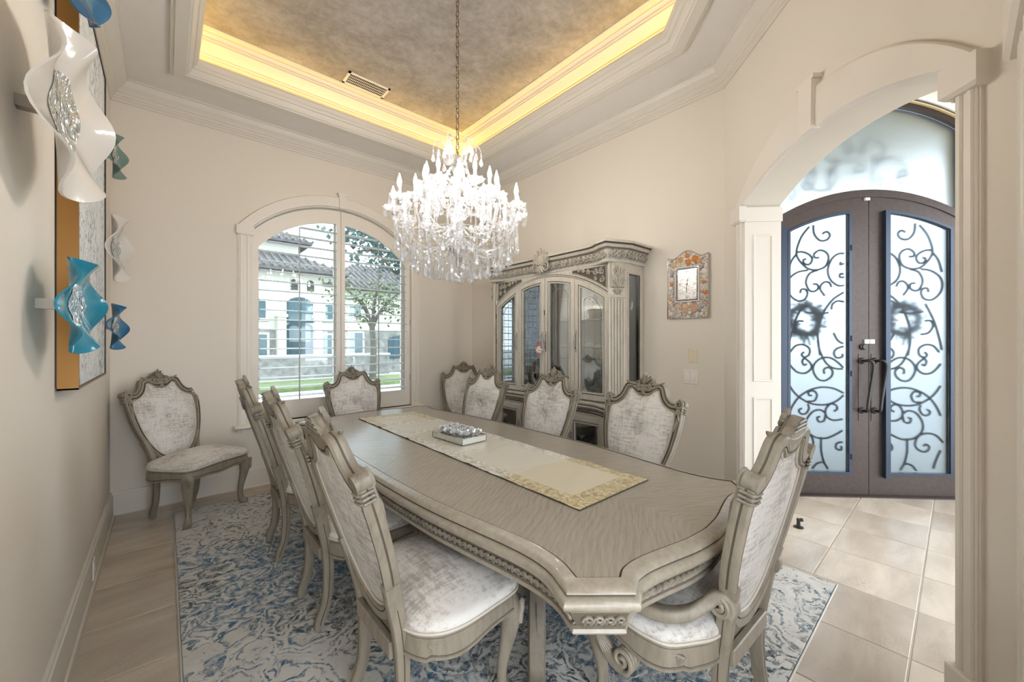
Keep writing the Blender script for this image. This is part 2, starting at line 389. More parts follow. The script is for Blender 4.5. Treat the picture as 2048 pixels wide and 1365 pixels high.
    def prism(s, poly, z0, z1, X=None, mi=0):
        n = len(poly); v = [(x, y, z0) for x, y in poly] + [(x, y, z1) for x, y in poly]
        f = [tuple(range(n - 1, -1, -1)), tuple(range(n, 2 * n))] + [(i, (i + 1) % n, n + (i + 1) % n, n + i) for i in range(n)]
        return s.add(v, f, X, mi)
    def moulding(s, path, prof, closed=True, X=None, mi=0, ring=False, caps=False):
        """sweep a profile [(offset to the left of travel, height)] along a plan path with mitred corners"""
        P = [Vector((p[0], p[1])) for p in path]; n = len(P); nrm = []
        for i in range(n):
            d1 = (P[i] - P[i - 1]) if (closed or i > 0) else (P[1] - P[0])
            d2 = (P[(i + 1) % n] - P[i]) if (closed or i < n - 1) else d1
            if d1.length < 1e-9: d1 = d2
            if d2.length < 1e-9: d2 = d1
            d1 = d1.normalized(); d2 = d2.normalized()
            n1 = Vector((-d1.y, d1.x)); n2 = Vector((-d2.y, d2.x)); m = n1 + n2
            if m.length < 1e-6: m = n1
            m.normalize(); c = max(.3, m.dot(n1)); nrm.append(m / c)
        L = [[(P[i].x + nrm[i].x * d, P[i].y + nrm[i].y * d, z) for i in range(n)] for d, z in prof]
        if caps and not closed:
            o = len(s.v)
        s.loops(L, closed, False, False, X, mi, ring)
        if caps and not closed and len(prof) > 2:
            for i in (0, n - 1):
                vv = [L[k][i] for k in range(len(prof))]; s.add(vv, [tuple(range(len(vv)))], X, 0)
        return s
    def build(s, name, mats, parent=None, angle=38, loc=None, flat=False):
        me = bpy.data.meshes.new(name); me.from_pydata(s.v, [], s.f)
        ms = mats if isinstance(mats, (list, tuple)) else [mats]
        for m in ms: me.materials.append(M(m))
        if len(ms) > 1: me.polygons.foreach_set('material_index', s.mi)
        me.update()
        bm = bmesh.new(); bm.from_mesh(me); bmesh.ops.recalc_face_normals(bm, faces=bm.faces); bm.to_mesh(me); bm.free()
        if not flat:
            me.polygons.foreach_set('use_smooth', [True] * len(me.polygons)); me.set_sharp_from_angle(angle=radians(angle))
        me.update()
        return link(name, me, parent, loc)
def link(name, me, parent=None, loc=None):
    o = bpy.data.objects.new(name, me); COL.objects.link(o)
    if parent is not None: o.parent = parent
    if loc is not None: o.location = loc
    return o
def thing(name, label, cat, loc=(0, 0, 0), rz=0, group=None):
    o = bpy.data.objects.new(name, None); COL.objects.link(o); o.empty_display_size = .1
    o.location = loc; o.rotation_euler = (0, 0, rz); return tag(o, label, cat, group)
def tag(o, label=None, cat=None, group=None, kind=None):
    if label: o['label'] = label
    if cat: o['category'] = cat
    if group: o['group'] = group
    if kind: o['kind'] = kind
    return o
def struct(o, label=None, cat=None): return tag(o, label, cat, None, 'structure')
def copy_tree(o, parent=None):
    c = o.copy(); COL.objects.link(c); c.parent = parent
    for ch in list(o.children): copy_tree(ch, c)
    return c
def frame(origin, d, up=(0, 0, 1)):
    """wall frame: local x along d, y up, z = d x up (out of the wall)"""
    d = Vector(d).normalized(); u = Vector(up); n = d.cross(u); o = Vector(origin)
    return Matrix(((d.x, u.x, n.x, o.x), (d.y, u.y, n.y, o.y), (d.z, u.z, n.z, o.z), (0, 0, 0, 1)))
def T(x, y, z): return Matrix.Translation((x, y, z))
def RX(a): return Matrix.Rotation(a, 4, 'X')
def RY(a): return Matrix.Rotation(a, 4, 'Y')
def RZ(a): return Matrix.Rotation(a, 4, 'Z')
def arc(xa, xb, spring, sag, n=24):
    """segmental arch from (xb) to (xa): points right to left"""
    c = (xa + xb) / 2; h = (xb - xa) / 2; r = (h * h + sag * sag) / (2 * sag); cy = spring + sag - r
    a = math.asin(min(1, h / r)); return [(c + r * sin(a - 2 * a * i / n), cy + r * cos(a - 2 * a * i / n)) for i in range(n + 1)]
def arc_y(x, xa, xb, spring, sag):
    c = (xa + xb) / 2; h = (xb - xa) / 2; r = (h * h + sag * sag) / (2 * sag); return spring + sag - r + sqrt(max(0, r * r - (x - c) ** 2))
def catmull(pts, per=4, closed=False):
    n = len(pts); out = []; D = len(pts[0])
    for i in range(n if closed else n - 1):
        g = lambda k: pts[k % n] if closed else pts[max(0, min(n - 1, k))]
        p0, p1, p2, p3 = g(i - 1), g(i), g(i + 1), g(i + 2)
        for k in range(per):
            u = k / per
            out.append(tuple(.5 * (2 * p1[d] + (p2[d] - p0[d]) * u + (2 * p0[d] - 5 * p1[d] + 4 * p2[d] - p3[d]) * u * u + (3 * p1[d] - p0[d] - 3 * p2[d] + p3[d]) * u ** 3) for d in range(D)))
    if not closed: out.append(tuple(pts[-1]))
    return out
def spiral(cx, cy, r0, r1, a0, turns, n=22):
    return [(cx + (r0 + (r1 - r0) * i / n) * cos(a0 + turns * 2 * pi * i / n), cy + (r0 + (r1 - r0) * i / n) * sin(a0 + turns * 2 * pi * i / n)) for i in range(n + 1)]
def wall_open(x0, x1, y0, y1, op, t):
    """wall slab in its frame, with one arched opening op=(xa, xb, bottom, spring, sag)"""
    xa, xb, yb, sp, sg = op; mb = MB(); A = arc(xa, xb, sp, sg, 32)[::-1]
    for z in (0, -t):
        q = lambda a, b, c, d: mb.add([(a, c, z), (b, c, z), (b, d, z), (a, d, z)], [(0, 1, 2, 3)])
        q(x0, xa, y0, y1); q(xb, x1, y0, y1)
        if yb > y0 + 1e-4: q(xa, xb, y0, yb)
        for (ax, ay), (bx, by) in zip(A[:-1], A[1:]): mb.add([(ax, ay, z), (bx, by, z), (bx, y1, z), (ax, y1, z)], [(0, 1, 2, 3)])
    pts = [(xa, yb)] + A + [(xb, yb)]
    for (ax, ay), (bx, by) in zip(pts[:-1], pts[1:]): mb.add([(ax, ay, 0), (bx, by, 0), (bx, by, -t), (ax, ay, -t)], [(0, 1, 2, 3)])
    if yb > y0 + 1e-4: mb.add([(xa, yb, 0), (xb, yb, 0), (xb, yb, -t), (xa, yb, -t)], [(0, 1, 2, 3)])
    for x in (x0, x1): mb.add([(x, y0, 0), (x, y1, 0), (x, y1, -t), (x, y0, -t)], [(0, 1, 2, 3)])
    mb.add([(x0, y1, 0), (x1, y1, 0), (x1, y1, -t), (x0, y1, -t)], [(0, 1, 2, 3)])
    return mb
def xform(mb, X): mb.v = [tuple(X @ Vector(p)) for p in mb.v]; return mb
RND = random.Random(7)
# ================================================================ the shell of the room
XL, XR, YB, YF = -0.343, 3.33, 4.655, -0.14
S2 = sqrt(.5); DN = Vector((S2, S2, 0)); N3 = Vector((S2, -S2, 0))
D_ARCH, D_DOOR = 1.487, 3.86
CEIL = 3.62
W_BACK = frame((0, YB, 0), (1, 0, 0)); W_LEFT = frame((XL, 0, 0), (0, 1, 0)); W_RIGHT = frame((XR, 0, 0), (0, -1, 0))
W_ARCH = frame(N3 * D_ARCH, -DN); W_DOOR = frame(DN * D_DOOR, N3); W_FRONT = frame((0, YF, 0), (-1, 0, 0))
ROOM = [(XL, YF), (YF + D_ARCH / S2, YF), (XR, XR - D_ARCH / S2), (XR, YB), (XL, YB)]      # counter-clockwise
TRAY = [(.039, .26), (1.80, .26), (2.89, 1.35), (2.89, 4.19), (.039, 4.19)]

# floor slab and its travertine tiles
mb = MB(); mb.prism([(-.6, -3), (4.6, -3), (6.75, -1.1), (3.6, 2.05), (3.6, 4.86), (-.6, 4.86)], -.12, -.0028)
floor = struct(mb.build('floor', 'grout', flat=True), 'beige travertine tile floor running under the rug and out into the foyer')
PX, PY, GX, GY = .4755, .4525, 2.07, .598
RUG = (.045, 2.985, .465, 4.345)
tmb = MB(); tmb.bbox(-PX / 2 + .004, PX / 2 - .004, -PY / 2 + .004, PY / 2 - .004, -.012, 0, .002)
tile_me = None
def inside_room(x, y): return XL - .2 < x < XR and YF - .1 < y < YB + .1 and (x - y) < D_ARCH / S2 + .1
def in_foyer(x, y): return (x - y) * S2 > D_ARCH - .2 and (x + y) * S2 < D_DOOR + .33 and 1.0 < (x - y) * S2 < 4.3 and y > -.75
for i in range(-7, 9):
    for j in range(-4, 11):
        cx, cy = GX + PX * (i + .5), GY + PY * (j + .5)
        if not (inside_room(cx, cy) or in_foyer(cx, cy)): continue
        if RUG[0] < cx - PX / 2 and cx + PX / 2 < RUG[1] and RUG[2] < cy - PY / 2 and cy + PY / 2 < RUG[3]: continue
        if tile_me is None: o = tmb.build('floor_tile', 'travertine', floor); tile_me = o.data
        else: o = link('floor_tile', tile_me, floor)
        o.location = (cx, cy, RND.uniform(-.0006, .0006))
        o.rotation_euler = (0, 0, pi * RND.randint(0, 1))

# walls
o = MB().box(-.5, 4.95, 0, 3.8, -.2, 0, W_LEFT).build('wall_left', 'wall_paint', flat=True); struct(o, 'warm beige side wall carrying the abstract painting')
WIN = (.654, 2.376, .63, 2.57, .38)
o = xform(wall_open(XL - .2, XR + .2, 0, 3.8, WIN, .24), W_BACK).build('wall_back', 'wall_paint', flat=True); struct(o, 'warm beige wall around the shuttered arched window')
o = MB().box(-4.9, -(XR - D_ARCH / S2), 0, 3.8, -.2, 0, W_RIGHT).build('wall_right', 'wall_paint', flat=True); struct(o, 'warm beige wall behind the china cabinet and shell clock')
ARC = (-2.915, -1.485, 0, 2.41, .17)
o = xform(wall_open(-3.222, -1.289, 0, 3.8, ARC, .24), W_ARCH).build('wall_arch', 'wall_paint', flat=True); struct(o, 'angled beige wall with the wide arched opening to the foyer')
o = xform(wall_open(-2.16, .40, 0, 3.8, (-1.0, .22, 0, 2.41, .2), .24), W_FRONT).build('wall_front', 'wall_paint', flat=True); struct(o, 'wall with a second arched opening opposite the window')  # unseen opening, narrowed to keep direct sky light off the armchair
DOORO = (2.25, 3.96, 0, 3.44, .266)
o = xform(wall_open(1.15, 5.5, 0, 4.3, DOORO, .24), W_DOOR).build('wall_foyer', 'foyer_warm_paint', flat=True); struct(o, 'golden foyer wall around the iron entrance doors, warm lamplight in its colour')

# unseen rest of the foyer, walled to keep stray sky light out
W_S = lambda d: frame(N3 * d, -DN)
o = MB().box(-4.1, -3.225, 0, 4.3, -.24, 0, W_ARCH).build('wall_foyer_return', 'wall_paint', flat=True); struct(o, 'short beige foyer wall between archway and entrance doors')
o = xform(wall_open(-4.1, .6, 0, 4.3, (-3.55, .3, 0, 2.85, .35), .2), frame(N3 * 4.72, -DN)).build('wall_foyer_far', 'wall_paint', flat=True); struct(o, 'unseen beige foyer wall, its wide arched opening added to let sky light in')  # opening added out of view so sky light reaches the foyer floor
o = xform(wall_open(1.9, 4.72, 0, 4.3, (2.75, 3.95, 0, 2.4, .25), .2), frame(DN * -.55, N3)).build('wall_foyer_end', 'wall_paint', flat=True); struct(o, 'unseen beige foyer end wall, its arched opening added for fill light')  # added opening, sized for how much sky fill reaches jamb and armchair

# ceiling ring, tray, upper ceiling
mb = MB(); O = [(x + (-.15 if i in (0, 4) else .15), y + (-.15 if i in (0, 1) else .15)) for i, (x, y) in enumerate(ROOM)]
n = 5; v = [(x, y, CEIL) for x, y in O] + [(x, y, CEIL) for x, y in TRAY]
mb.add(v, [(i, (i + 1) % n, n + (i + 1) % n, n + i) for i in range(n)])
v = [(x, y, CEIL + .1) for x, y in O] + [(x, y, CEIL + .1) for x, y in TRAY]
mb.add(v, [(i, (i + 1) % n, n + (i + 1) % n, n + i) for i in range(n)])
ceil = struct(mb.build('ceiling', 'ceiling_paint', flat=True), 'pale flat ceiling border around the glowing tray')
mb = MB(); mb.moulding(TRAY, [(-.0, CEIL), (0, 4.0)], True); o = mb.build('tray_side', 'trim_light', ceil, flat=True)
mb = MB(); mb.prism([(x, y) for x, y in [(-.1, .1), (1.9, .1), (3.05, 1.3), (3.05, 4.35), (-.1, 4.35)]], 4.0, 4.06); o = mb.build('tray_panel', 'faux_ceiling', ceil, flat=True)
tag(o, 'taupe hand-rubbed faux finish panel')
mb = MB(); mb.box(-1, 7, -4, 6, 4.32, 4.4); o = mb.build('ceiling_sky_block', 'ceiling_paint', flat=True); struct(o, 'pale foyer ceiling extended over all rooms to block the sky')  # slab carried over the whole plan to block sky light from above
# lip trim below the cove (left of travel = inward on a counter-clockwise path)
mb = MB(); mb.moulding(TRAY, [(-.012, CEIL), (-.012, CEIL - .022), (.008, CEIL - .026), (.012, CEIL - .034), (.085, CEIL - .034), (.09, CEIL - .026), (.10, CEIL - .026), (.115, CEIL - .01), (.125, CEIL + .02),
    (.135, CEIL + .02), (.14, CEIL + .035), (.155, CEIL + .045), (.16, CEIL + .075), (.165, CEIL + .08), (.165, CEIL + .095), (.14, CEIL + .095), (.0, CEIL + .06)], True)
struct(mb.build('trim_1', 'trim_paint'), 'stepped moulding framing the tray recess')
mb = MB(); mb.moulding(TRAY, [(0, 3.83), (.010, 3.83), (.010, 3.848), (.016, 3.853), (.016, 3.868), (.026, 3.872), (.042, 3.894), (.066, 3.925), (.080, 3.934), (.080, 3.948), (.088, 3.953), (.088, 3.968), (.102, 3.985), (.106, 3.988), (.106, 4.001)], True)
struct(mb.build('trim_2', 'trim_light', angle=20), 'gilded crown moulding inside the lit tray')
mb = MB(); mb.moulding(TRAY, [(.0, 3.9985), (.165, 3.9985)], True); mb.build('tray_border', 'trim_light', ceil, flat=True)
mb = MB(); mb.moulding(TRAY, [(.155, 4.001), (.155, 3.993), (.162, 3.988), (.174, 3.988), (.182, 3.993), (.182, 4.001)], True)
struct(mb.build('trim_3', 'trim_light', angle=20), 'thin picture-frame bead on the tray panel')
led = MB(); led.moulding(TRAY, [(.03, CEIL + .075), (.06, CEIL + .075), (.06, CEIL + .085), (.03, CEIL + .085)], True, ring=True)
o = led.build('cove_light_strip', 'cove_glow', flat=True); tag(o, 'amber light strip hidden behind the tray moulding', 'light strip')
# crown at the walls
mb = MB(); mb.moulding(ROOM, [(0, 3.455), (.012, 3.455), (.012, 3.478), (.02, 3.482), (.02, 3.497), (.032, 3.503), (.036, 3.52), (.05, 3.526), (.05, 3.54), (.062, 3.55), (.085, 3.567), (.10, 3.59), (.105, 3.605), (.12, 3.607), (.12, CEIL + .002)], True)
struct(mb.build('trim_4', 'trim_paint', angle=20), 'stacked crown moulding where walls meet ceiling')
# baseboards
BP = [(0, .19), (.006, .19), (.010, .185), (.013, .172), (.018, .168), (.020, .15), (.022, .008), (.030, 0), (0, 0)]
def base(name, pts, lab):
    mb = MB(); mb.moulding(pts, BP, False, caps=True); struct(mb.build(name, 'trim_paint', angle=25), lab)
base('baseboard_left', [(XL, YB), (XL, YF)], 'tall beige baseboard under the painting')
base('baseboard_back', [(XR, YB), (XL, YB)], 'tall beige baseboard under the window')
base('baseboard_right', [(XR, XR - D_ARCH / S2), (XR, YB)], 'tall beige baseboard behind the china cabinet')

def pilaster(X, x0, x1, z0, z1, proj):
    """layered flat casing, seen as stacked fillets"""
    mb = MB(); w = x1 - x0
    mb.box(x0, x1, z0, z1, 0, proj * .45, X)
    mb.bbox(x0 + w * .06, x1 - w * .06, z0, z1, 0, proj * .75, .004, X); mb.bbox(x0 + w * .14, x0 + w * .42, z0, z1, 0, proj, .005, X); mb.bbox(x0 + w * .58, x1 - w * .14, z0, z1, 0, proj, .005, X)
    return mb
def capital(X, x0, x1, z0, z1, proj):
    mb = MB(); b = .012
    mb.loops([[(x0 + b, z0, 0), (x1 - b, z0, 0), (x1 - b, z0, proj - b), (x0 + b, z0, proj - b)], [(x0, z0 + b, 0), (x1, z0 + b, 0), (x1, z0 + b, proj), (x0, z0 + b, proj)],
              [(x0, z1, 0), (x1, z1, 0), (x1, z1, proj), (x0, z1, proj)]], True, True, True, X); return mb
def arch_band(X, inner, outer, proj, n=32):
    A = arc(*inner, n); B = arc(*outer, n); mb = MB(); b = .008
    def lerp(t, z): return [((1 - t) * a[0] + t * c[0], (1 - t) * a[1] + t * c[1], z) for a, c in zip(A, B)]
    mb.loops([lerp(0, 0), lerp(0, proj - b), lerp(.05, proj), lerp(.95, proj), lerp(1, proj - b), lerp(1, 0)], False, False, False, X); return mb
def keystone(X, xc, z0, z1, w0, w1, proj):
    mb = MB(); mb.loops([[(xc - w0, z0, 0), (xc + w0, z0, 0), (xc + w1 * .8, z1 - .02, 0), (xc + w1, z1 - .02, 0), (xc + w1, z1, 0), (xc - w1, z1, 0), (xc - w1, z1 - .02, 0), (xc - w1 * .8, z1 - .02, 0)],
        [(xc - w0, z0, proj), (xc + w0, z0, proj), (xc + w1 * .8, z1 - .02, proj), (xc + w1, z1 - .02, proj), (xc + w1, z1, proj), (xc - w1, z1, proj), (xc - w1, z1 - .02, proj), (xc - w1 * .8, z1 - .02, proj)]], True, False, True, X); return mb

# archway casing
aw = bpy.data.objects.new('trim_5', None); COL.objects.link(aw); struct(aw, 'painted arch casing with keystone around the foyer opening')
for a, b in ((-3.005, -2.915), (-1.485, -1.405)):
    pilaster(W_ARCH, a, b, .30, 2.31, .028).build('pilaster', 'trim_light', aw)
    capital(W_ARCH, a - .022, b + .022, 2.30, 2.41, .05).build('capital', 'trim_light', aw)
    MB().bbox(a - .012, b + .012, 0, .31, 0, .042, .005, W_ARCH).build('plinth', 'trim_light', aw)
arch_band(W_ARCH, (-2.915, -1.485, 2.41, .17), (-3.005, -1.405, 2.41, .385), .03).build('arch_moulding', 'trim_light', aw)
keystone(W_ARCH, -2.21, 2.57, 2.85, .045, .065, .05).build('keystone', 'trim_light', aw)
# jamb lining with recessed panels; jamb frame: x across the wall thickness
for jx, sgn, nm in ((-2.915, 1, 'jamb'), (-1.485, -1, 'jamb')):
    J = W_ARCH @ Matrix(((0, 0, sgn, jx), (0, 1, 0, 0), (-sgn, 0, 0, 0), (0, 0, 0, 1)))
    X = J if sgn == 1 else J @ T(-.24, 0, 0)
    mb = MB(); mb.box(-.005, .245, 0, 2.40, -.01, .006, X)
    mb.box(-.01, .25, 2.30, 2.40, 0, .016, X)
    for z0, z1 in ((.30, 1.05), (1.16, 2.21)):
        mb.moulding([(.05, z0), (.19, z0), (.19, z1), (.05, z1)], [(0, .006), (.004, .013), (.012, .013), (.018, .007), (.022, .002), (.03, .0)], True, X)
    mb.build('jamb_panel', 'trim_light', aw, angle=25)
# pilaster of the second opening, at the edge of view
aw2 = bpy.data.objects.new('trim_6', None); COL.objects.link(aw2); struct(aw2, 'painted pilaster and capital of the second archway, at the picture edge')
pilaster(W_FRONT, -1.90, -1.55, .30, 2.31, .028).build('pilaster', 'trim_light', aw2)
capital(W_FRONT, -1.93, -1.53, 2.30, 2.46, .05).build('capital', 'trim_light', aw2)
MB().bbox(-1.92, -1.54, 0, .31, 0, .042, .005, W_FRONT).build('plinth', 'trim_light', aw2)

# ---------------------------------------------------------------- window with plantation shutters
wn = bpy.data.objects.new('window_1', None); COL.objects.link(wn); struct(wn, 'arched window with white plantation shutters on the back wall')
for a, b in ((.53, .654), (2.376, 2.50)):
    pilaster(W_BACK, a, b, .62, 2.50, .024).build('casing', 'trim_light', wn)
    capital(W_BACK, a - .012, b + .012, 2.49, 2.585, .036).build('capital', 'trim_light', wn)
arch_band(W_BACK, (.654, 2.376, 2.585, .375), (.53, 2.50, 2.585, .49), .026).build('arch_moulding', 'trim_light', wn)
keystone(W_BACK, 1.515, 2.95, 3.125, .035, .055, .04).build('keystone', 'trim_light', wn)
mb = MB(); mb.tube([W_BACK @ Vector((x, .607, .035)) for x in (.495, .5, 2.53, 2.535)], [(.012, .022), (.022, .04), (.022, .04), (.012, .022)], 12, ref=(0, 0, 1)); mb.box(.56, 2.47, .545, .59, 0, .018, W_BACK)
mb.build('window_sill', 'trim_light', wn)
mb = MB(); mb.box(.62, 2.41, .58, .63, -.24, .0, W_BACK); mb.build('sill_board', 'trim_light', wn)
FR = [(.654, .64, .70, .80), ]
ZS = -.05
SHT = lambda x: arc_y(x, .66, 2.37, 2.56, .375)          # outer top of the shutters
SIN = lambda x: arc_y(x, .705, 2.325, 2.40, .385)        # top of the louvre openings
for side, (xa, xb, oa, ob) in enumerate(((.658, 1.512, .712, 1.468), (1.518, 2.372, 1.562, 2.318))):
    sh = bpy.data.objects.new('shutter', None); COL.objects.link(sh); sh.parent = wn
    N = 20; mb = MB(); xs = [xa + (xb - xa) * i / N for i in range(N + 1)]; xi = [oa + (ob - oa) * i / N for i in range(N + 1)]
    z0, z1 = ZS - .016, ZS + .016
    for z in (z0, z1):
        mb.add([(xa, .629, z), (xb, .629, z), (xb, .825, z), (xa, .825, z)], [(0, 1, 2, 3)])
        mb.add([(xa, .825, z), (oa, .825, z), (oa, SIN(oa), z), (xa, SHT(xa), z)], [(0, 1, 2, 3)])
        mb.add([(ob, .825, z), (xb, .825, z), (xb, SHT(xb), z), (ob, SIN(ob), z)], [(0, 1, 2, 3)])
        for k in range(N): mb.add([(xi[k], SIN(xi[k]), z), (xi[k + 1], SIN(xi[k + 1]), z), (xs[k + 1], SHT(xs[k + 1]), z), (xs[k], SHT(xs[k]), z)], [(0, 1, 2, 3)])
    inn = [(oa, .825)] + [(ob, .825)] + [(x, SIN(x)) for x in xi[::-1]]
    for (a, b), (c, d) in zip(inn, inn[1:] + inn[:1]): mb.add([(a, b, z0), (c, d, z0), (c, d, z1), (a, b, z1)], [(0, 1, 2, 3)])
    out = [(xa, .629), (xb, .629)] + [(x, SHT(x)) for x in xs[::-1]]
    for (a, b), (c, d) in zip(out, out[1:] + out[:1]): mb.add([(a, b, z0), (c, d, z0), (c, d, z1), (a, b, z1)], [(0, 1, 2, 3)])
    xform(mb, W_BACK).build('shutter_frame', 'shutter_paint', sh, flat=True)
    zz = .868; k = 0
    full = None
    while True:
        l0, l1 = oa + .004, ob - .004
        if zz > 2.40:
            while l0 < l1 and SIN(l0) < zz + .012: l0 += .01
            while l1 > l0 and SIN(l1) < zz + .012: l1 -= .01
        if l1 - l0 < .12: break
        whole = (l1 - l0) > (ob - oa) - .01
        if whole and full is not None:
            o = link('louver', full, sh); o.location = W_BACK @ Vector(((oa + ob) / 2, zz, ZS))
        else:
            L = (l1 - l0) / 2; sec = [(.056, 0), (.04, .0048), (0, .006), (-.04, .0048), (-.056, 0), (-.04, -.0048), (0, -.006), (.04, -.0048)]
            tilt = radians(3); m2 = MB()
            m2.loops([[(x, a * cos(tilt) - b * sin(tilt), a * sin(tilt) + b * cos(tilt)) for a, b in sec] for x in (-L, L)], True, True, True)
            o = m2.build('louver', 'slat_paint', sh); o.location = W_BACK @ Vector(((l0 + l1) / 2, zz, ZS))
            if whole: full = o.data
        zz += .1005; k += 1
        if k > 30: break
    xr = (1.075, 1.94)[side]; mb = MB(); mb.box(xr - .005, xr + .005, .83, SIN(xr) - .03, ZS + .057, ZS + .066, W_BACK); mb.build('tilt_rod', 'tilt_rod', sh)
    hx = (.655, 2.375)[side]
    for hz in (.95, 1.65, 2.42):
        mb = MB(); mb.tube([W_BACK @ Vector((hx, hz, ZS + .02)), W_BACK @ Vector((hx, hz + .07, ZS + .02))], .005, 8); mb.build('hinge', 'steel', sh)
# sash bars and pane
mb = MB(); mb.box(.654, 2.376, .63, 2.96, -.205, -.20, W_BACK); mb.build('pane', 'window_glass', wn, flat=True)
mb = MB(); mb.box(1.485, 1.545, .63, 2.95, -.225, -.19, W_BACK); mb.box(.654, .70, .63, 2.6, -.225, -.19, W_BACK); mb.box(2.33, 2.376, .63, 2.6, -.225, -.19, W_BACK); mb.box(.654, 2.376, .63, .68, -.225, -.19, W_BACK)
mb.build('window_frame', 'shutter_paint', wn, flat=True)

# ---------------------------------------------------------------- entrance doors
dr = bpy.data.objects.new('door_1', None); COL.objects.link(dr); struct(dr, 'arched double entrance doors of bronzed iron with frosted scrollwork glass')
SC = 3.105
DTOP = lambda s: arc_y(s, SC - .855, SC + .855, 2.55, .262)        # top edge of the leaves
GTOP = lambda s: arc_y(s, SC - .855, SC + .855, 2.405, .255)
def ringpoly(mb, outer, inner, z0, z1, X):
    n = len(outer)
    for z in (z0, z1): mb.add([(x, y, z) for x, y in outer] + [(x, y, z) for x, y in inner], [(i, (i + 1) % n, n + (i + 1) % n, n + i) for i in range(n)], X)
    for P in (outer, inner): mb.add([(x, y, z0) for x, y in P] + [(x, y, z1) for x, y in P], [(i, (i + 1) % n, n + (i + 1) % n, n + i) for i in range(n)], X)
def leafpoly(a, b, bot, top, n=14): return [(a, bot), (b, bot)] + [(b + (a - b) * i / n, top(b + (a - b) * i / n)) for i in range(n + 1)]
# fixed frame with transom bar
A = arc(2.25, 3.96, 3.44, .266, 28); Bn = arc(2.30, 3.91, 3.41, .25, 28)
mb = MB(); ringpoly(mb, [(2.25, 0), (3.96, 0)] + A, [(2.30, 0), (3.91, 0)] + Bn, -.11, -.02, W_DOOR)
B2 = [(SC + .81 - 1.62 * i / 28, DTOP(SC + .81 - 1.62 * i / 28)) for i in range(29)]
mb.loops([[(x, y - .014, -.02) for x, y in B2], [(x, y + .055, -.02) for x, y in B2], [(x, y + .055, -.10) for x, y in B2], [(x, y - .014, -.10) for x, y in B2]], False, False, False, W_DOOR, 0, True)
mb.build('door_frame', 'bronze', dr)
mb = MB(); mb.moulding([(x, y) for x, y in arc(2.25, 3.96, 3.44, .266, 28)], [(-.0, -.02), (-.012, .0), (-.03, .012), (-.045, .012), (-.05, .002), (-.055, 0)], False, W_DOOR); mb.build('arch_bead', 'black_edge', dr)
mb = MB(); mb.moulding(arc(2.22, 3.99, 3.44, .29, 28), [(.0, .0), (0, .02), (-.02, .03), (-.10, .03), (-.12, .015), (-.12, 0)], False, W_DOOR); mb.build('arch_casing', 'trim_light', dr)
mb = MB(); TR = [(SC + .79, 3.40)]; 
tpoly = [(SC - .80, DTOP(SC - .80) + .03)] + [(SC - .80 + 1.6 * i / 20, DTOP(SC - .80 + 1.6 * i / 20) + .03) for i in range(1, 21)] + [(x, y) for x, y in arc(2.305, 3.905, 3.41, .245, 20)]
mb.prism(tpoly, -.062, -.054, W_DOOR); mb.build('transom_pane', 'frosted_transom', dr, flat=True)
def iron_path(mb, pts, zz, r=.0085): mb.tube([W_DOOR @ Vector((x, y, zz)) for x, y in pts], r, 6)
def ccurve(cx, cy, R, a0, a1, sp=.34, flip=1):
    """C-scroll: arc of radius R from a0 to a1 (degrees) whose ends curl into small spirals"""
    n = 20; pts = [(cx + R * cos(radians(a0 + (a1 - a0) * i / n)), cy + R * sin(radians(a0 + (a1 - a0) * i / n))) for i in range(n + 1)]
    def curl(p, ang, dirn):
        q = []; r = R * sp; h = radians(ang); cxx = p[0] - r * cos(h); cyy = p[1] - r * sin(h)
        for k in range(1, 15):
            rr = r * (1 - .055 * k); a = h + dirn * k * .38; q.append((cxx + rr * cos(a), cyy + rr * sin(a)))
        return q
    d = 1 if a1 > a0 else -1
    return curl(pts[0], a0, -d)[::-1] + pts + curl(pts[-1], a1, d)
# scroll pattern of one pane as traced curves: u from its inner edge, height above the floor
_U = [[(1345,105),(1335,190),(1280,250),(1215,245),(1185,205),(1205,172),(1240,175),(1252,190)], [(1385,120),(1460,215),(1505,340),(1495,410),(1440,480),(1380,520),(1300,525),(1225,490),(1198,410),(1225,360),(1285,342),(1335,375),(1330,410),(1290,412)],
 [(1510,360),(1450,355),(1380,385),(1355,430),(1385,475),(1430,465),(1440,430),(1415,425)], [(1052,375),(1110,380),(1170,430),(1205,530),(1180,620),(1110,675),(1052,675)], [(1052,470),(1085,480),(1080,455)], [(1052,600),(1090,595),(1085,565),(1055,570)],
 [(1300,530),(1380,560),(1415,640),(1385,715),(1340,730),(1300,705),(1305,665),(1345,660)], [(1400,530),(1490,545),(1570,600),(1595,680),(1570,760),(1500,815),(1430,805),(1400,750),(1420,710),(1460,710),(1470,745)], [(1170,690),(1190,650),(1230,640),(1270,670),(1275,715),(1235,770)],
 [(1510,380),(1560,450),(1590,560)], [(1055,740),(1160,810),(1240,920),(1290,1060),(1300,1160),(1280,1330)], [(1200,930),(1300,940),(1420,925)], [(1440,850),(1520,1010),(1570,1180),(1590,1280)], [(1052,830),(1110,820),(1160,850),(1170,900)], [(1440,1010),(1490,1010),(1510,1060),(1470,1120),(1400,1135)], [(1060,1220),(1110,1190),(1150,1120)]]
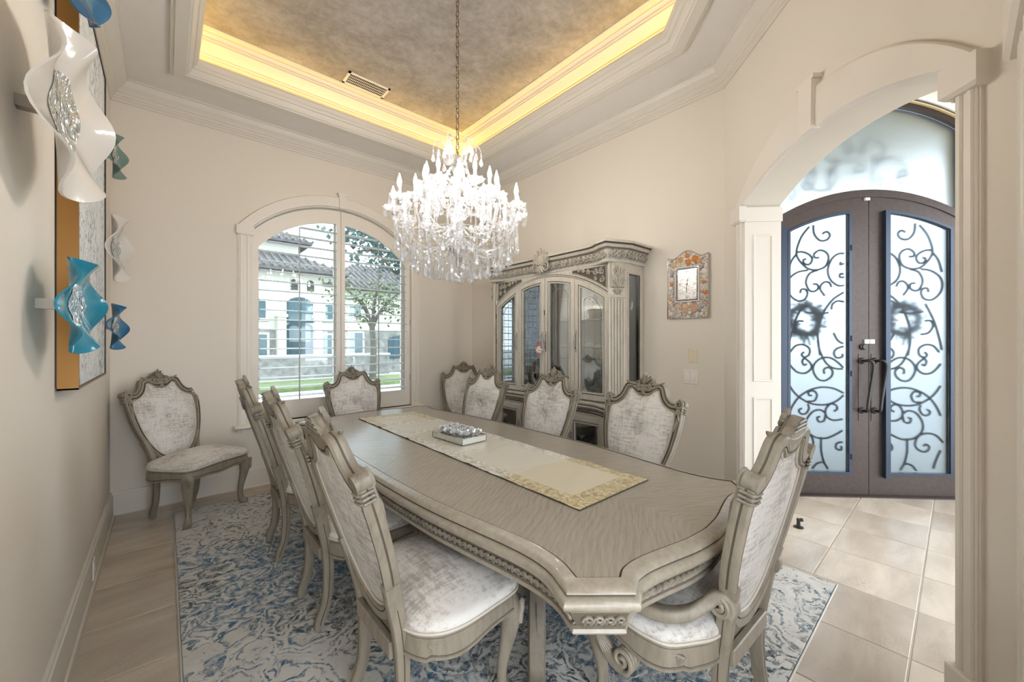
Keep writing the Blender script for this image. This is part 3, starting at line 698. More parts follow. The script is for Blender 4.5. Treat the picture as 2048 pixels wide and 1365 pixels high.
_L = [[(990,60),(1050,80),(1075,120),(1050,160),(1000,150),(1000,125)], [(1470,110),(1420,55),(1350,45),(1295,80),(1300,135),(1345,155),(1365,130),(1345,110)], [(1340,160),(1360,190),(1345,225),(1320,215)], [(1335,165),(1285,210),(1280,255),(1330,295),(1400,290),(1450,250),(1480,210)],
 [(985,255),(1040,200),(1110,160),(1190,165),(1250,215),(1260,280),(1215,350),(1150,360),(1095,320),(1090,270),(1130,245),(1165,265),(1160,300)], [(1220,0),(1205,90),(1150,200),(1080,250),(1000,258)], [(990,470),(1080,430),(1190,420),(1300,450),(1390,510),(1450,590),(1480,660)], [(990,490),(1060,545),(1160,575),(1280,565),(1380,515),(1440,460),(1480,400)],
 [(1225,490),(1250,455),(1300,460),(1300,490),(1275,495)], [(1225,490),(1250,540),(1310,545)], [(1310,570),(1300,610),(1330,655),(1375,655),(1390,625),(1365,608)], [(1000,700),(1080,710),(1140,680),(1150,620),(1110,570),(1060,575),(1045,610),(1075,630)], [(1150,650),(1200,620),(1270,640),(1325,720),(1320,800),(1250,860),(1150,870),(1070,840),(1000,800)],
 [(1150,660),(1165,715),(1210,725),(1225,690),(1200,680)], [(1500,890),(1440,830),(1360,815),(1290,840),(1260,910),(1290,960),(1350,975),(1385,940),(1360,910),(1335,925)], [(1190,860),(1190,980),(1165,1080),(1140,1120)], [(1000,900),(1050,915),(1055,960),(1010,970),(1010,935)], [(1130,1140),(1170,1085),(1230,1095),(1270,1140)], [(1480,960),(1440,1050),(1420,1120)]]
SCROLL = [[((1560 + x / 4.55 - 1790) / 230.6, 1.45 + (683 - 420 - y / 4.55) / 215.9) for x, y in c] for c in _U] + [[((1560 + x / 4.266 - 1790) / 230.6, 1.45 + (3 - y / 4.266) / 215.9) for x, y in c] for c in _L]
for side in (-1, 1):
    leaf = bpy.data.objects.new('door_leaf', None); COL.objects.link(leaf); leaf.parent = dr
    e0, e1 = SC + side * .0025, SC + side * .80; g0, g1 = SC + side * .175, SC + side * .715
    lo, hi = min(e0, e1), max(e0, e1); gl, gh = min(g0, g1), max(g0, g1)
    mb = MB(); n = 14
    ringpoly(mb, leafpoly(lo, hi, .012, DTOP, n), leafpoly(gl, gh, .215, GTOP, n), -.075, -.03, W_DOOR); mb.build('leaf_frame', 'bronze', leaf, flat=True)
    mb = MB(); q = .022; G2 = lambda s: GTOP(s) - q
    ringpoly(mb, leafpoly(gl - .018, gh + .018, .197, lambda s: GTOP(s) + .018, n), leafpoly(gl + .006, gh - .006, .221, lambda s: GTOP(s) - .006, n), -.03, -.018, W_DOOR); mb.build('glazing_bead', 'bronze_sky_sheen', leaf, flat=True)
    mb = MB(); mb.prism(leafpoly(gl, gh, .215, GTOP, n), -.052, -.045, W_DOOR); mb.build('pane', 'frosted_glass', leaf, flat=True)
    mb = MB()
    def clip(pts):
        run = []; runs = []
        for u, y in pts:
            s = SC + side * (.175 + u)
            if gl + .004 < s < gh - .004 and .22 < y < GTOP(s) - .004: run.append((s, y))
            else:
                if len(run) > 2: runs.append(run)
                run = []
        if len(run) > 2: runs.append(run)
        return runs
    for c in SCROLL:
        for r in clip(catmull(c, 5)): iron_path(mb, r, -.090, .0095)
    mb.build('scrollwork', 'iron', leaf)
    # pull handle on its plate
    hx = SC + side * .058 if side < 0 else SC + .055
    mb = MB(); mb.box(hx - .036, hx + .036, .70, 1.33, -.03, -.026, W_DOOR); mb.build('handle_plate', 'bronze', leaf, flat=True)
    pth = [(hx - .012, 1.262, -.028), (hx - .012, 1.266, .02), (hx + .0, 1.27, .055), (hx + .022, 1.25, .062), (hx + .03, 1.20, .06), (hx + .022, 1.12, .058), (hx + .004, 1.00, .056), (hx - .012, .88, .055), (hx - .016, .815, .052), (hx - .012, .80, .03), (hx - .008, .80, -.028)]
    mb = MB(); mb.tube([W_DOOR @ Vector(q) for q in catmull(pth, 3)], .0125, 10)
    for zz in (1.264, .80): mb.lathe([(.03, 0), (.03, .008), (.018, .02), (.0001, .022)], 14, W_DOOR @ T(hx - .011, zz, -.028))
    mb.build('handle', 'dark_metal', leaf)
    hxx = SC + side * .765
    for hz in (.34, 1.12, 1.45, 2.30):
        mb = MB(); mb.tube([W_DOOR @ Vector((SC + side * .16, hz, -.018)), W_DOOR @ Vector((SC + side * .16, hz + .05, -.018))], .012, 8); mb.build('glass_latch', 'bronze_sky_sheen', leaf)
    if side > 0:
        mb = MB(); mb.box(SC + .118, SC + .160, .175, 2.665, -.03, .012, W_DOOR); mb.build('astragal', 'bronze_sky_sheen', leaf, flat=True)
    else:
        mb = MB(); mb.box(SC - .80, SC - .745, .012, 2.53, -.03, -.005, W_DOOR); mb.build('hinge_stile', 'bronze_sky_sheen', leaf, flat=True)
        mb = MB(); mb.lathe([(.030, 0), (.030, .012), (.02, .018), (.02, .03), (.0001, .031)], 16, W_DOOR @ T(SC - .055, 1.395, -.03)); mb.build('deadbolt', 'dark_metal', leaf)
    mb = MB(); mb.bbox(SC + side * .024 - .021, SC + side * .024 + .021, 1.425, 1.465, -.03, -.015, .003, W_DOOR); mb.build('door_sensor', 'white_plastic', leaf)
mb = MB(); mb.bbox(SC - .045, SC - .002, 2.765, 2.79, -.03, -.008, .003, W_DOOR); mb.build('door_catch', 'white_plastic', dr)
# transom scrolls behind the frosted pane
mb = MB()
for cx, cy, R, a0, a1 in [(2.55, 3.02, .16, -30, 200), (2.78, 3.05, .14, 150, 380), (2.95, 3.28, .12, 10, 240), (3.25, 3.28, .12, 170, -60), (3.05, 3.0, .20, 60, 280), (3.42, 3.05, .16, -20, 210), (3.62, 3.02, .13, 160, 380), (2.42, 2.86, .12, 0, 170)]:
    iron_path(mb, ccurve(cx, cy, R, a0, a1), -.19, .008)
mb.build('transom_scrollwork', 'iron', dr)
mb = MB(); mb.box(2.2, 4.0, -.004, .012, -.14, .03, W_DOOR); mb.build('threshold', 'bronze', dr, flat=True)

# ---------------------------------------------------------------- outdoors
mb = MB(); mb.box(1.0, 5.3, 3.80, 3.95, -3.2, -.25, W_DOOR); struct(mb.build('porch_ceiling', 'stucco', flat=True), 'porch soffit outside the entrance doors')
mb = MB(); mb.box(-60, 80, 4.95, 16.4, -.6, -.45); struct(mb.build('ground', 'concrete', flat=True), 'pale concrete street and drive beyond the window')
mb = MB(); mb.box(4.2, 40, -25, 4.9, -.5, -.14); struct(mb.build('ground_porch', 'concrete', flat=True), 'pale porch paving outside the entrance doors')
mb = MB(); mb.box(-60, 80, 16.4, 19.6, -.6, -.30); struct(mb.build('lawn_strip', 'lawn', flat=True), 'green strip of lawn across the street')
mb = MB(); mb.box(-60, 80, 19.6, 60, -.7, -.34); struct(mb.build('ground_far', 'concrete', flat=True), 'pale forecourt of the house across the street')
# ================================================================ rug
mb = MB(); hx, hy = (RUG[1] - RUG[0]) / 2, (RUG[3] - RUG[2]) / 2
mb.bbox(-hx + .014, hx - .014, -hy + .014, hy - .014, .0005, .013, .002)
rug = thing('area_rug', 'large distressed floral rug in cream, slate and blue under the dining table', 'rug', ((RUG[0] + RUG[1]) / 2, (RUG[2] + RUG[3]) / 2, 0))
mb.build('pile', 'rug_pile', rug)
mb = MB(); mb.tube([(-hx + .008, -hy + .008, .007), (hx - .008, -hy + .008, .007), (hx - .008, hy - .008, .007), (-hx + .008, hy - .008, .007)], .0065, 8, closed=True, ref=(0, 0, 1)); mb.build('bound_edge', 'rug_edge', rug)

# ================================================================ dining chairs
LEAN = .23
def yback(w):
    t = (w - .42) / .77; return -.20 - LEAN * (t if t < 0 else t ** 1.12)
AL = math.atan2(.23, .77)
def BK(u, w, d): return (u, yback(w) + d * cos(AL), w + d * sin(AL))
PAIRS = [(0, 1.125, 0, 1.045), (.05, 1.13, .045, 1.05), (.10, 1.138, .085, 1.085), (.145, 1.127, .112, 1.085), (.163, 1.098, .122, 1.055), (.178, 1.058, .143, 1.015), (.205, 1.028, .175, .985), (.232, 1.02, .21, .968),
         (.256, 1.036, .228, .962), (.28, 1.034, .238, .952), (.293, 1.01, .243, .935), (.294, .96, .245, .90), (.29, .89, .242, .85), (.279, .81, .234, .785), (.262, .73, .219, .71), (.24, .66, .198, .645),
         (.212, .59, .172, .588), (.18, .53, .14, .538), (.14, .475, .10, .50), (.07, .435, .05, .478), (0, .42, 0, .47)]
_half = catmull(PAIRS, 3)
OUT = [(p[0], p[1]) for p in _half] + [(-p[0], p[1]) for p in _half[-2:0:-1]]
INN = [(p[2], p[3]) for p in _half] + [(-p[2], p[3]) for p in _half[-2:0:-1]]
def leafdrop(mb, c, ln, wd, ang, th, mapf, mi=0):
    """carved acanthus lobe: tapered half-ellipsoid in the (u, w) plane mapped by mapf(u, w, depth)"""
    n = 8; L = []
    for k in range(5):
        t = k / 4; r = wd * sin(pi * (.12 + .82 * t)) * (1 - .35 * t); x = ln * t
        L.append([mapf(c[0] + x * cos(ang) - r * cos(2 * pi * i / n) * sin(ang), c[1] + x * sin(ang) + r * cos(2 * pi * i / n) * cos(ang), c[2] + th * max(-.3, sin(2 * pi * i / n)) * (.5 + .5 * sin(pi * (.1 + .8 * t)))) for i in range(n)])
    mb.loops(L, True, True, True, mi=mi)
def volute(mb, cx, cy, r, a0, turns, rad, d, mapf, n=18, taper=.5, mi=0):
    pts = spiral(cx, cy, r, r * .12, a0, turns, n); mb.tube([mapf(u, w, d + .004 * i / n) for i, (u, w) in enumerate(pts)], [rad * (1 - taper * i / n) for i in range(n + 1)], 7, mi=mi)
SEAT = [(0, .252), (.07, .254), (.14, .262), (.20, .268), (.25, .258), (.285, .225), (.298, .17), (.304, .10), (.312, .02), (.312, -.05), (.295, -.115), (.255, -.165), (.205, -.192), (.15, -.202), (.08, -.204), (0, -.205)]
def make_chair(name, arms=False, lean=.23, wide=1.0):
    global LEAN, AL
    LEAN = lean; AL = math.atan2(lean, .77); q0 = .238 * wide
    _sh = catmull([(x * (wide if y > -.15 else (wide + 1) / 2), y) for x, y in SEAT], 4); SEATP = _sh + [(-x, y) for x, y in _sh[-2:0:-1]]
    root = thing(name, 'x', 'chair'); K = len(OUT)
    W2 = ['antique_wood', 'glaze']
    # back frame: moulded ring with glazed grooves
    sec = [(1, -.010), (.9, -.022), (.76, -.024), (.72, -.019), (.64, -.024), (.12, -.028), (0, -.020), (0, -.004), (.02, -.001), (0, .003), (0, .014), (.06, .024), (.20, .027), (.26, .018), (.33, .023), (.50, .026), (.66, .023), (.72, .016), (.80, .025), (.92, .026), (1, .012)]
    gl = [0, 0, 1, 1, 0, 0, 0, 1, 1, 0, 0, 0, 1, 1, 0, 0, 1, 1, 0, 0]
    mb = MB(); L = [[BK(OUT[i][0] * (1 - t) + INN[i][0] * t, OUT[i][1] * (1 - t) + INN[i][1] * t, d) for i in range(K)] for t, d in sec]
    mb.loops(L, True, mi=gl); mb.build('back_frame', W2, root, angle=32)
    # upholstered back, front and rear
    cu, cw = 0, .80; mb = MB(); L = []
    for r in (1, .97, .90, .78, .64, .50, .38, .28, .19, .12, .07, .03):
        lp = []
        for u, w in INN:
            uu, ww = cu + (u - cu) * r, cw + (w - cw) * r; ds = math.hypot(uu, ww - .80)
            d = .010 + .054 * (1 - r ** 3.0) ** .8 - .036 * exp(-(ds / .045) ** 2) - .016 * exp(-(ds / .10) ** 2); lp.append(BK(uu, ww, d))
        L.append(lp)
    mb.loops(L, True, False, True); mb.build('back_cushion', 'velvet', root, angle=60)
    mb = MB(); L = []
    for r in (1, .95, .85, .6, .3, .05):
        L.append([BK(cu + (u - cu) * r, cw + (w - cw) * r, -.008 - .016 * (1 - r ** 2.5)) for u, w in INN])
    mb.loops(L, True, False, True); mb.build('back_panel', 'velvet', root, angle=60)
    mb = MB(); mb.tube([BK(u * .985, .8 + (w - .8) * .99, .014) for u, w in INN], .0055, 6, closed=True); mb.tube([BK(u * .985, .8 + (w - .8) * .99, -.012) for u, w in INN], .0045, 6, closed=True); mb.build('piping', 'piping', root)
    mb = MB(); R = Matrix.Rotation(-AL, 3, 'X'); mb.ell(BK(0, .80, .020), (.019, .011, .030), 14, 8, R); mb.build('button', 'velvet', root, angle=60)
    # crest: palmette over paired volutes
    mb = MB(); f = BK
    for k in range(-3, 4):
        a = pi / 2 + k * .42; leafdrop(mb, (.006 * k, 1.125, .018), .080 - .009 * abs(k), .0135, a, .018, f)
    for k in range(-2, 3): leafdrop(mb, (0, 1.075, .022), .05, .010, pi / 2 + k * .55, .013, f)
    for k in (-1, 0, 1): leafdrop(mb, (0, 1.075, .024), .034, .009, -pi / 2 + k * .6, .012, f)
    for s in (-1, 1):
        volute(mb, s * .032, 1.098, .026, pi / 2, -s * 1.6, .0085, .024, f); volute(mb, s * .052, 1.128, .018, 0 if s > 0 else pi, s * 1.4, .0065, .022, f)
        for k in range(3): leafdrop(mb, (s * (.068 + .022 * k), 1.115 + .004 * k, .02), .040, .010, (pi - .15 if s < 0 else .15) + s * .2 * k, .012, f)
    L0 = [(.07, 1.14), (.06, 1.155), (.0, 1.19), (-.06, 1.155), (-.07, 1.14)]
    for s in (-1,): # plain carved block on the rear
        LP = catmull([(.085, 1.12), (.075, 1.142), (.045, 1.162), (.028, 1.182), (0, 1.188), (-.028, 1.182), (-.045, 1.162), (-.075, 1.142), (-.085, 1.12), (-.05, 1.085), (0, 1.075), (.05, 1.085)], 3, True)
        mb.loops([[f(u, w, -.026) for u, w in LP], [f(u, w, .004) for u, w in LP], [f(u * .9, 1.12 + (w - 1.12) * .9, .014) for u, w in LP]], True, True, True, mi=[0, 1])
        for zz in (1.178, 1.164, 1.150): mb.tube([f(-.04 - (1.18 - zz) * .9, zz - .004, -.027), f(0, zz + .004, -.031), f(.04 + (1.18 - zz) * .9, zz - .004, -.027)], .0045, 6)
    mb.build('crest_carving', ['carved_wood', 'glaze_soft'], root, angle=50)
    # shoulders: scroll ears, banding, trailing leaves
    for s in (-1, 1):
        mb = MB(); volute(mb, s * .262, 1.012, .030, pi * (.5 if s > 0 else .5), -s * 1.75, .0105, .022, f); volute(mb, s * .268, .962, .019, pi / 2, s * 1.5, .0075, .022, f)
        for k in range(4): leafdrop(mb, (s * (.268 - .002 * k), .955 - .022 * k, .022), .055, .0105, -pi / 2 + s * (.22 - .16 * k), .014, f)
        for k in range(3):
            w = .988 - .014 * k; mb.tube([f(s * .286, w, .018), f(s * .299, w, .012), f(s * .299, w, -.022), f(s * .286, w, -.030), f(s * .25, w, -.031)], .0055, 6)
        LP = [(s * (.272 + .032 * cos(a)), 1.018 + .028 * sin(a)) for a in [2 * pi * i / 16 for i in range(16)]]
        mb.loops([[f(u, w, -.030) for u, w in LP], [f(u, w, .016) for u, w in LP]], True, True, True)
        mb.build('shoulder_scroll', 'carved_wood', root, angle=50)
    # rear legs
    for s in (-1, 1):
        pth = catmull([f(s * .215, .64, -.004), f(s * .192, .56, -.004), (s * .178, -.212, .45), (s * .172, -.200, .36), (s * .170, -.196, .25), (s * .169, -.206, .13), (s * .168, -.236, .04), (s * .168, -.240, .002)], 4)
        n = len(pth); mb = MB(); mb.tube(pth, [(.021 - .003 * i / n, .029 - .008 * i / n) for i in range(n)], 12, power=5, ref=(1, 0, 0))
        for o in (.024,): mb.tube([(x + s * .0195, y, z) for x, y, z in pth[5:-3]], .0022, 4, mi=1); mb.tube([(x, y - .0255 + .006 * i / n, z) for i, (x, y, z) in enumerate(pth[8:-3])], .0022, 4, mi=1)
        for k in range(3): leafdrop(mb, (s * .168, .075 - .012 * k, 0), .045, .009, -pi / 2 + (k - 1) * .3, .012, lambda u, w, d, s=s: (u, -.238 - d, w))
        mb.build('leg', W2, root, angle=40)
    mb = MB(); mb.bbox(-.155, .155, -.03, .03, 0, .022, .004, T(0, -.214, .365) @ RX(pi / 2)); mb.build('rear_rail', 'antique_wood', root)
    # seat rail, serpentine, grooved
    mb = MB(); zb = lambda x, y: .372 - .022 * exp(-((y + .05) / .11) ** 2) - .016 * exp(-(x / .09) ** 2) * (1 if y > .1 else 0) - (.012 if y < -.15 else 0)
    N = len(SEATP)
    def ring(off, zf):
        lp = []
        for i, (x, y) in enumerate(SEATP):
            px, py = SEATP[i - 1]; qx, qy = SEATP[(i + 1) % N]; dx, dy = qx - px, qy - py; l = math.hypot(dx, dy); lp.append((x - dy / l * off, y + dx / l * off, zf(x, y)))
        return lp
    cz = lambda k: (lambda x, y: k)
    zo = lambda o: (lambda x, y: zb(x, y) + o)
    mb.loops([ring(-.02, cz(.448)), ring(0, cz(.447)), ring(.003, cz(.442)), ring(.003, cz(.436)), ring(-.001, cz(.434)), ring(-.001, cz(.431)), ring(.0, cz(.430)), ring(.004, zo(.020)), ring(.001, zo(.018)), ring(.001, zo(.015)), ring(.006, zo(.013)), ring(.006, zo(.004)), ring(.002, zb), ring(-.03, zb)], True,
             mi=[0, 0, 0, 1, 1, 0, 0, 1, 1, 0, 0, 0, 0])
    mb.build('seat_rail', W2, root, angle=40)
    for s in (-1, 1):
        mb = MB(); mp = lambda u, w, d, s=s: (s * (.262 * wide + d + .55 * u), -.152 + u, w)
        for k in range(4): leafdrop(mb, (0, .41, .006), .055, .008, -.9 + .35 * k, .010, mp)
        mb.build('rail_carving', 'carved_wood', root, angle=50)
    # seat cushion: domed, with piping
    mb = MB(); L = [ring(-.004, lambda x, y: .446), ring(.003, lambda x, y: .452), ring(.006, lambda x, y: .462), ring(.004, lambda x, y: .473), ring(-.002, lambda x, y: .482), ring(-.010, lambda x, y: .4885)]
    ccx, ccy = 0, .03
    for r in (.92, .84, .72, .56, .38, .2, .05):
        L.append([(x * r, ccy + (y - ccy) * r, .484 + .062 * (1 - r ** 2.2)) for x, y in SEATP])
    mb.loops(L, True, False, True); mb.build('seat_cushion', 'velvet', root, angle=60)
    mb = MB(); mb.tube(ring(.007, lambda x, y: .452), .0055, 6, closed=True); mb.build('seat_piping', 'piping', root)
    # cabriole front legs
    for s in (-1, 1):
        prof = [(-.002, .44, .033), (.006, .41, .039), (.016, .37, .043), (.020, .33, .041), (.014, .27, .034), (.003, .20, .027), (-.006, .13, .0225), (-.006, .075, .021), (.002, .04, .024), (.014, .016, .028), (.016, .004, .024), (.016, 0, .020)]
        q = .7071; pth = [(s * (q0 + q * o * 1.3), .212 + q * o * 1.3, z) for o, z, r in prof]; pp = catmull([(*a, b[2]) for a, b in zip(pth, prof)], 3)
        mb = MB(); mb.tube([p[:3] for p in pp], [p[3] for p in pp], 12, power=2.8, ref=(s * q, q, 0))
        for ang in (-.55, .55):
            ca, sa = cos(ang), sin(ang)
            vx, vy = s * (q * ca - q * sa), (q * sa + q * ca)
            mb.tube([(p[0] + vx * p[3] * .97, p[1] + vy * p[3] * .97, p[2]) for p in pp[5:-5]], .0030, 5, mi=1)
        mp = lambda u, w, d, s=s: (s * (q0 + q * (.046 + d) - q * u), .212 + q * (.046 + d) + q * u, w)
        for k in range(-2, 3): leafdrop(mb, (0, .395 - .004 * abs(k), .016), .095 - .014 * abs(k), .012, -pi / 2 + k * .24, .016, mp, 2)
        for k in range(-1, 2): leafdrop(mb, (0, .40, .022), .05, .009, -pi / 2 + k * .55, .014, mp, 2)
        for o_ in (-.008, .008): mb.tube([(s * (q0 + q * (.030 + r_) - q * o_ * 1.2), .212 + q * (.030 + r_) + q * o_ * 1.2, z_) for r_, z_ in spiral(.004, .020, .015, .003, -pi / 2, 1.3, 14)], .0065, 6, mi=2)
        mb.build('leg', W2 + ['carved_wood'], root, angle=45)
    if arms:
        for s in (-1, 1):
            # low arm: scroll at the back post, dipping forward to a shell hand-rest
            pth = catmull([(s * .210, -.245, .545), (s * .208, -.252, .575), (s * .214, -.235, .600), (s * .226, -.208, .596), (s * .244, -.185, .570), (s * .290, -.15, .542), (s * .338, -.10, .530), (s * .360, -.03, .527), (s * .368, .05, .532), (s * .368, .13, .538)], 4)
            n = len(pth); mb = MB(); mb.tube(pth, [(.026, .017 + .004 * min(1, i / 12))for i in range(n)], 12, power=4, ref=(1, 0, 0))
            for k in range(4): mb.tube([(s * (.200 + .012 * k), y, z) for y, z in spiral(-.218, .570, .033, .004, pi / 2 + .3, 1.6, 22)], .0095, 7)
            mb.build('arm', 'antique_wood', root, angle=45)
            mb = MB(); mp = lambda u, w, d, s=s: (s * (.372 + d), u, w)
            for k in range(8): leafdrop(mb, (.075, .545, .010), .10 - .005 * abs(k - 3), .0115, -.05 - .24 * k, .016, mp)
            mb.build('hand_rest', 'carved_wood', root, angle=50)
            pth = catmull([(s * .368, .125, .535), (s * .372, .165, .490), (s * .376, .180, .430), (s * .380, .155, .355), (s * .384, .11, .318), (s * .386, .06, .298), (s * .386, .02, .302)], 4)
            n = len(pth); mb = MB(); mb.tube(pth, [(.024, .018 + .010 * i / n) for i in range(n)], 12, power=4, ref=(1, 0, 0))
            for k in range(4):
                pp = spiral(.030, .334, .040, .005, -pi / 2 - .3, -1.6, 24); mb.tube([(s * (.410 - .014 * k), y, z) for y, z in pp], .0085, 7)
            LP = [(.030 + .034 * cos(2 * pi * i / 16), .334 + .034 * sin(2 * pi * i / 16)) for i in range(16)]
            mb.loops([[(s * .35, y, z) for y, z in LP], [(s * .402, y, z) for y, z in LP]], True, True, True)
            mp = lambda u, w, d, s=s: (s * (.404 + d), u, w)
            for k in range(5): leafdrop(mb, (.150, .395, .0), .09, .009, -2.05 - .14 * k, .013, mp)
            mb.build('arm_support', 'antique_wood', root, angle=45)
    return root
RT = .0137
chair0 = make_chair('dining_chair'); first = True
G1 = 'side chairs along the table'
def put(src, loc, deg, label, group=None, sc=1.0):
    global first
    if src is chair0 and first: o = chair0; first = False
    elif src is not chair0: o = src
    else: o = copy_tree(src)
    o.location = loc; o.rotation_euler = (0, 0, radians(deg)); o.scale = (sc, sc, sc); o['label'] = label
    if group: o['group'] = group
    return o
put(chair0, (.815, 1.45, RT), -90, 'shield-back velvet side chair whose rear panel and whole seat show nearest the camera', G1)
put(chair0, (.815, 2.275, RT), -90, 'shield-back velvet side chair second from the window on the painting side of the table', G1)
put(chair0, (.80, 3.105, RT), -91, 'shield-back velvet side chair on the painting side of the table, nearest the window', G1)
put(chair0, (2.165, 1.465, RT), 91, 'shield-back velvet side chair across the table just below the light switches', G1)
put(chair0, (2.125, 2.32, RT), 90, 'shield-back velvet side chair across the table in front of the cabinet middle doors', G1)
put(chair0, (2.06, 3.13, RT), 92, 'shield-back velvet side chair across the table beside the mirrored centrepiece', G1)
put(chair0, (1.50, 3.90, RT), 180, 'shield-back velvet chair at the table head with its back to the window', 'chairs at the table ends', .972)
put(chair0, (.195, 4.24, RT), 217, 'shield-back velvet chair standing empty in the corner beneath the painting end', 'spare corner chairs', .985)
put(chair0, (2.735, 4.03, RT), 143, 'shield-back velvet chair tucked in the corner between window and china cabinet', 'spare corner chairs', .972)
armchair = make_chair('dining_armchair', True, .165, 1.22)
put(armchair, (1.592, .728, RT), -1.5, 'shield-back velvet armchair with scrolled arms at the near end of the table', 'chairs at the table ends', 1.0)

# ================================================================ dining table
TZ = .77
tb = thing('dining_table', 'long antiqued wooden dining table with clipped corners and carved edge', 'table', (1.47, 2.19, 0))
Q = [(.625, 0), (.622, .35), (.605, .70), (.57, .98), (.545, 1.16), (.537, 1.28), (.548, 1.38), (.58, 1.464)]
Q2 = [(.49, 1.543), (.44, 1.523), (.36, 1.523), (.25, 1.543), (.12, 1.57), (0, 1.58)]
qa = catmull(Q, 4); qb = catmull(Q2, 4)
quad = qa + qb
FIELD = quad + [(-x, y) for x, y in quad[-2::-1]] + [(-x, -y) for x, y in quad[1:]] + [(x, -y) for x, y in quad[-2:0:-1]]
mb = MB(); mb.prism(FIELD, TZ - .03, TZ)
mb.build('field', 'veneer', tb, flat=True)
mb = MB(); mb.moulding(FIELD, [(.004, TZ - .003), (-.003, TZ - .003), (-.007, TZ + .003), (-.036, TZ - .003), (-.048, TZ - .010), (-.052, TZ - .018), (-.048, TZ - .021), (-.048, TZ - .026), (-.058, TZ - .030), (-.066, TZ - .042), (-.064, TZ - .056), (-.052, TZ - .066), (-.040, TZ - .070), (-.040, TZ - .074), (-.0, TZ - .074)], True,
    mi=[1, 1, 0, 0, 0, 1, 1, 0, 0, 0, 0, 0, 0, 0]); mb.build('edge_moulding', ['band_wood', 'glaze'], tb, angle=45)
mb = MB(); mb.moulding(FIELD, [(-.036, TZ - .074), (-.034, TZ - .080), (-.008, TZ - .134), (-.020, TZ - .136), (-.024, TZ - .145), (-.018, TZ - .153), (.02, TZ - .153)], True, mi=[0, 1, 0, 0, 0, 0]); mb.build('apron', ['band_wood', 'glaze_soft'], tb, angle=30)
# carved band: running leaf scroll along the apron
P = [Vector((x, y, 0)) for x, y in FIELD]; n = len(P); seg = [(P[(i + 1) % n] - P[i]).length for i in range(n)]; tot = sum(seg); step = .030; mb = MB(); s_ = 0; i = 0; acc = 0
cnt = int(tot / step)
for k in range(cnt):
    d = tot * (k + .5) / cnt
    while acc + seg[i] < d: acc += seg[i]; i += 1
    a, b = P[i], P[(i + 1) % n]; tg = (b - a).normalized(); p = a + tg * (d - acc); nn = Vector((tg.y, -tg.x, 0))
    mp = lambda u, w, dd, p=p, tg=tg, nn=nn: tuple(p + tg * u + nn * (.021 + (w) * .48 + dd * .9) + Vector((0, 0, TZ - .107 + w - dd * .44)))
    near = p.y < -.4 or p.x < -.3
    if near:
        mb.tube([mp(u, w, .004) for u, w in spiral(.002, .002, .016, .004, pi * 1.1, -1.2, 9)], [.0055 * (1 - .04 * q) for q in range(10)], 5)
        leafdrop(mb, (-.010, -.022, .0), .030, .006, 1.2, .009, mp); leafdrop(mb, (.006, -.020, .0), .022, .005, .7, .008, mp)
    else: mb.tube([mp(u, w, .004) for u, w in spiral(.0, .0, .018, .006, pi * 1.1, -1.0, 5)], .005, 4)
mb.build('carved_band', 'carved_wood', tb, angle=60)
# twin pedestals with scrolled feet
for yy in (-.72, .72):
    pd = bpy.data.objects.new('pedestal', None); COL.objects.link(pd); pd.parent = tb; pd.location = (0, yy, 0)
    mb = MB(); mb.lathe([(.10, .17), (.16, .20), (.17, .24), (.12, .28), (.085, .33), (.10, .40), (.14, .47), (.15, .52), (.10, .55), (.12, .58), (.20, .60), (.20, .63)], 20); mb.build('column', 'antique_wood', pd)
    mb = MB(); mb.box(-.40, .40, -.26, .26, .625, .70); mb.build('top_plate', 'antique_wood', pd, flat=True)
    for a in (pi / 4, 3 * pi / 4, 5 * pi / 4, 7 * pi / 4):
        pth = [(.08, .26), (.18, .27), (.30, .22), (.40, .13), (.48, .07), (.55, .055), (.60, .05)]
        pp = catmull(pth, 3); mb = MB(); nn = len(pp); mb.tube([(r * cos(a), r * sin(a), z + .012) for r, z in pp], [(.045 - .012 * i / nn, .05 - .014 * i / nn) for i in range(nn)], 10, power=3.5, ref=(-sin(a), cos(a), 0))
        mb.tube([(r * cos(a), r * sin(a), z + .012) for r, z in spiral(.585, .062, .042, .006, -pi / 2, 1.4, 16)], .02, 7)
        mb.lathe([(.03, .0), (.034, .01), (.03, .022)], 10, T(.57 * cos(a), .57 * sin(a), RT))
        mp = lambda u, w, d, a=a: ((.30 + u) * cos(a), (.30 + u) * sin(a), w + d)
        for k in range(4): leafdrop(mb, (.02 + .04 * k, .27 - .045 * k, .0), .07, .016, -.7 - .1 * k, .02, mp)
        mb.build('foot', 'antique_wood', pd)

# runner
rn = thing('table_runner', 'ivory and gold brocade runner laid along the dining table', 'table runner', (1.515, 2.225, TZ))
mb = MB(); nx, ny = 12, 120; V = []; F = []
rw = random.Random(3)
folds = [(-1.0, .06, .5), (-.72, .05, -.4), (-.35, .045, .35), (.12, .05, -.3), (.42, .04, .5), (.63, .035, -.45), (.86, .04, .3), (1.02, .03, -.2)]
for j in range(ny + 1):
    for i in range(nx + 1):
        x = -.262 + .524 * i / nx; y = -1.225 + 2.45 * j / ny
        z = .0055
        for fy, wd, sl in folds:
            d = (y - fy - sl * x) / wd; z += .0075 * exp(-d * d * 6) * (1 if fy > .3 else .4)
        ex = abs(x) / .262; z += .0015 * sin(y * 23 + (3 if x > 0 else 0)) * max(0, ex - .6) * 2.5
        V.append((x + (.012 * (y / 1.225) if True else 0), y, max(z, .0035)))
for j in range(ny):
    for i in range(nx): a = j * (nx + 1) + i; F.append((a, a + 1, a + nx + 2, a + nx + 1))
mb.add(V, F); mb.build('cloth', 'runner_cloth', rn, angle=80)
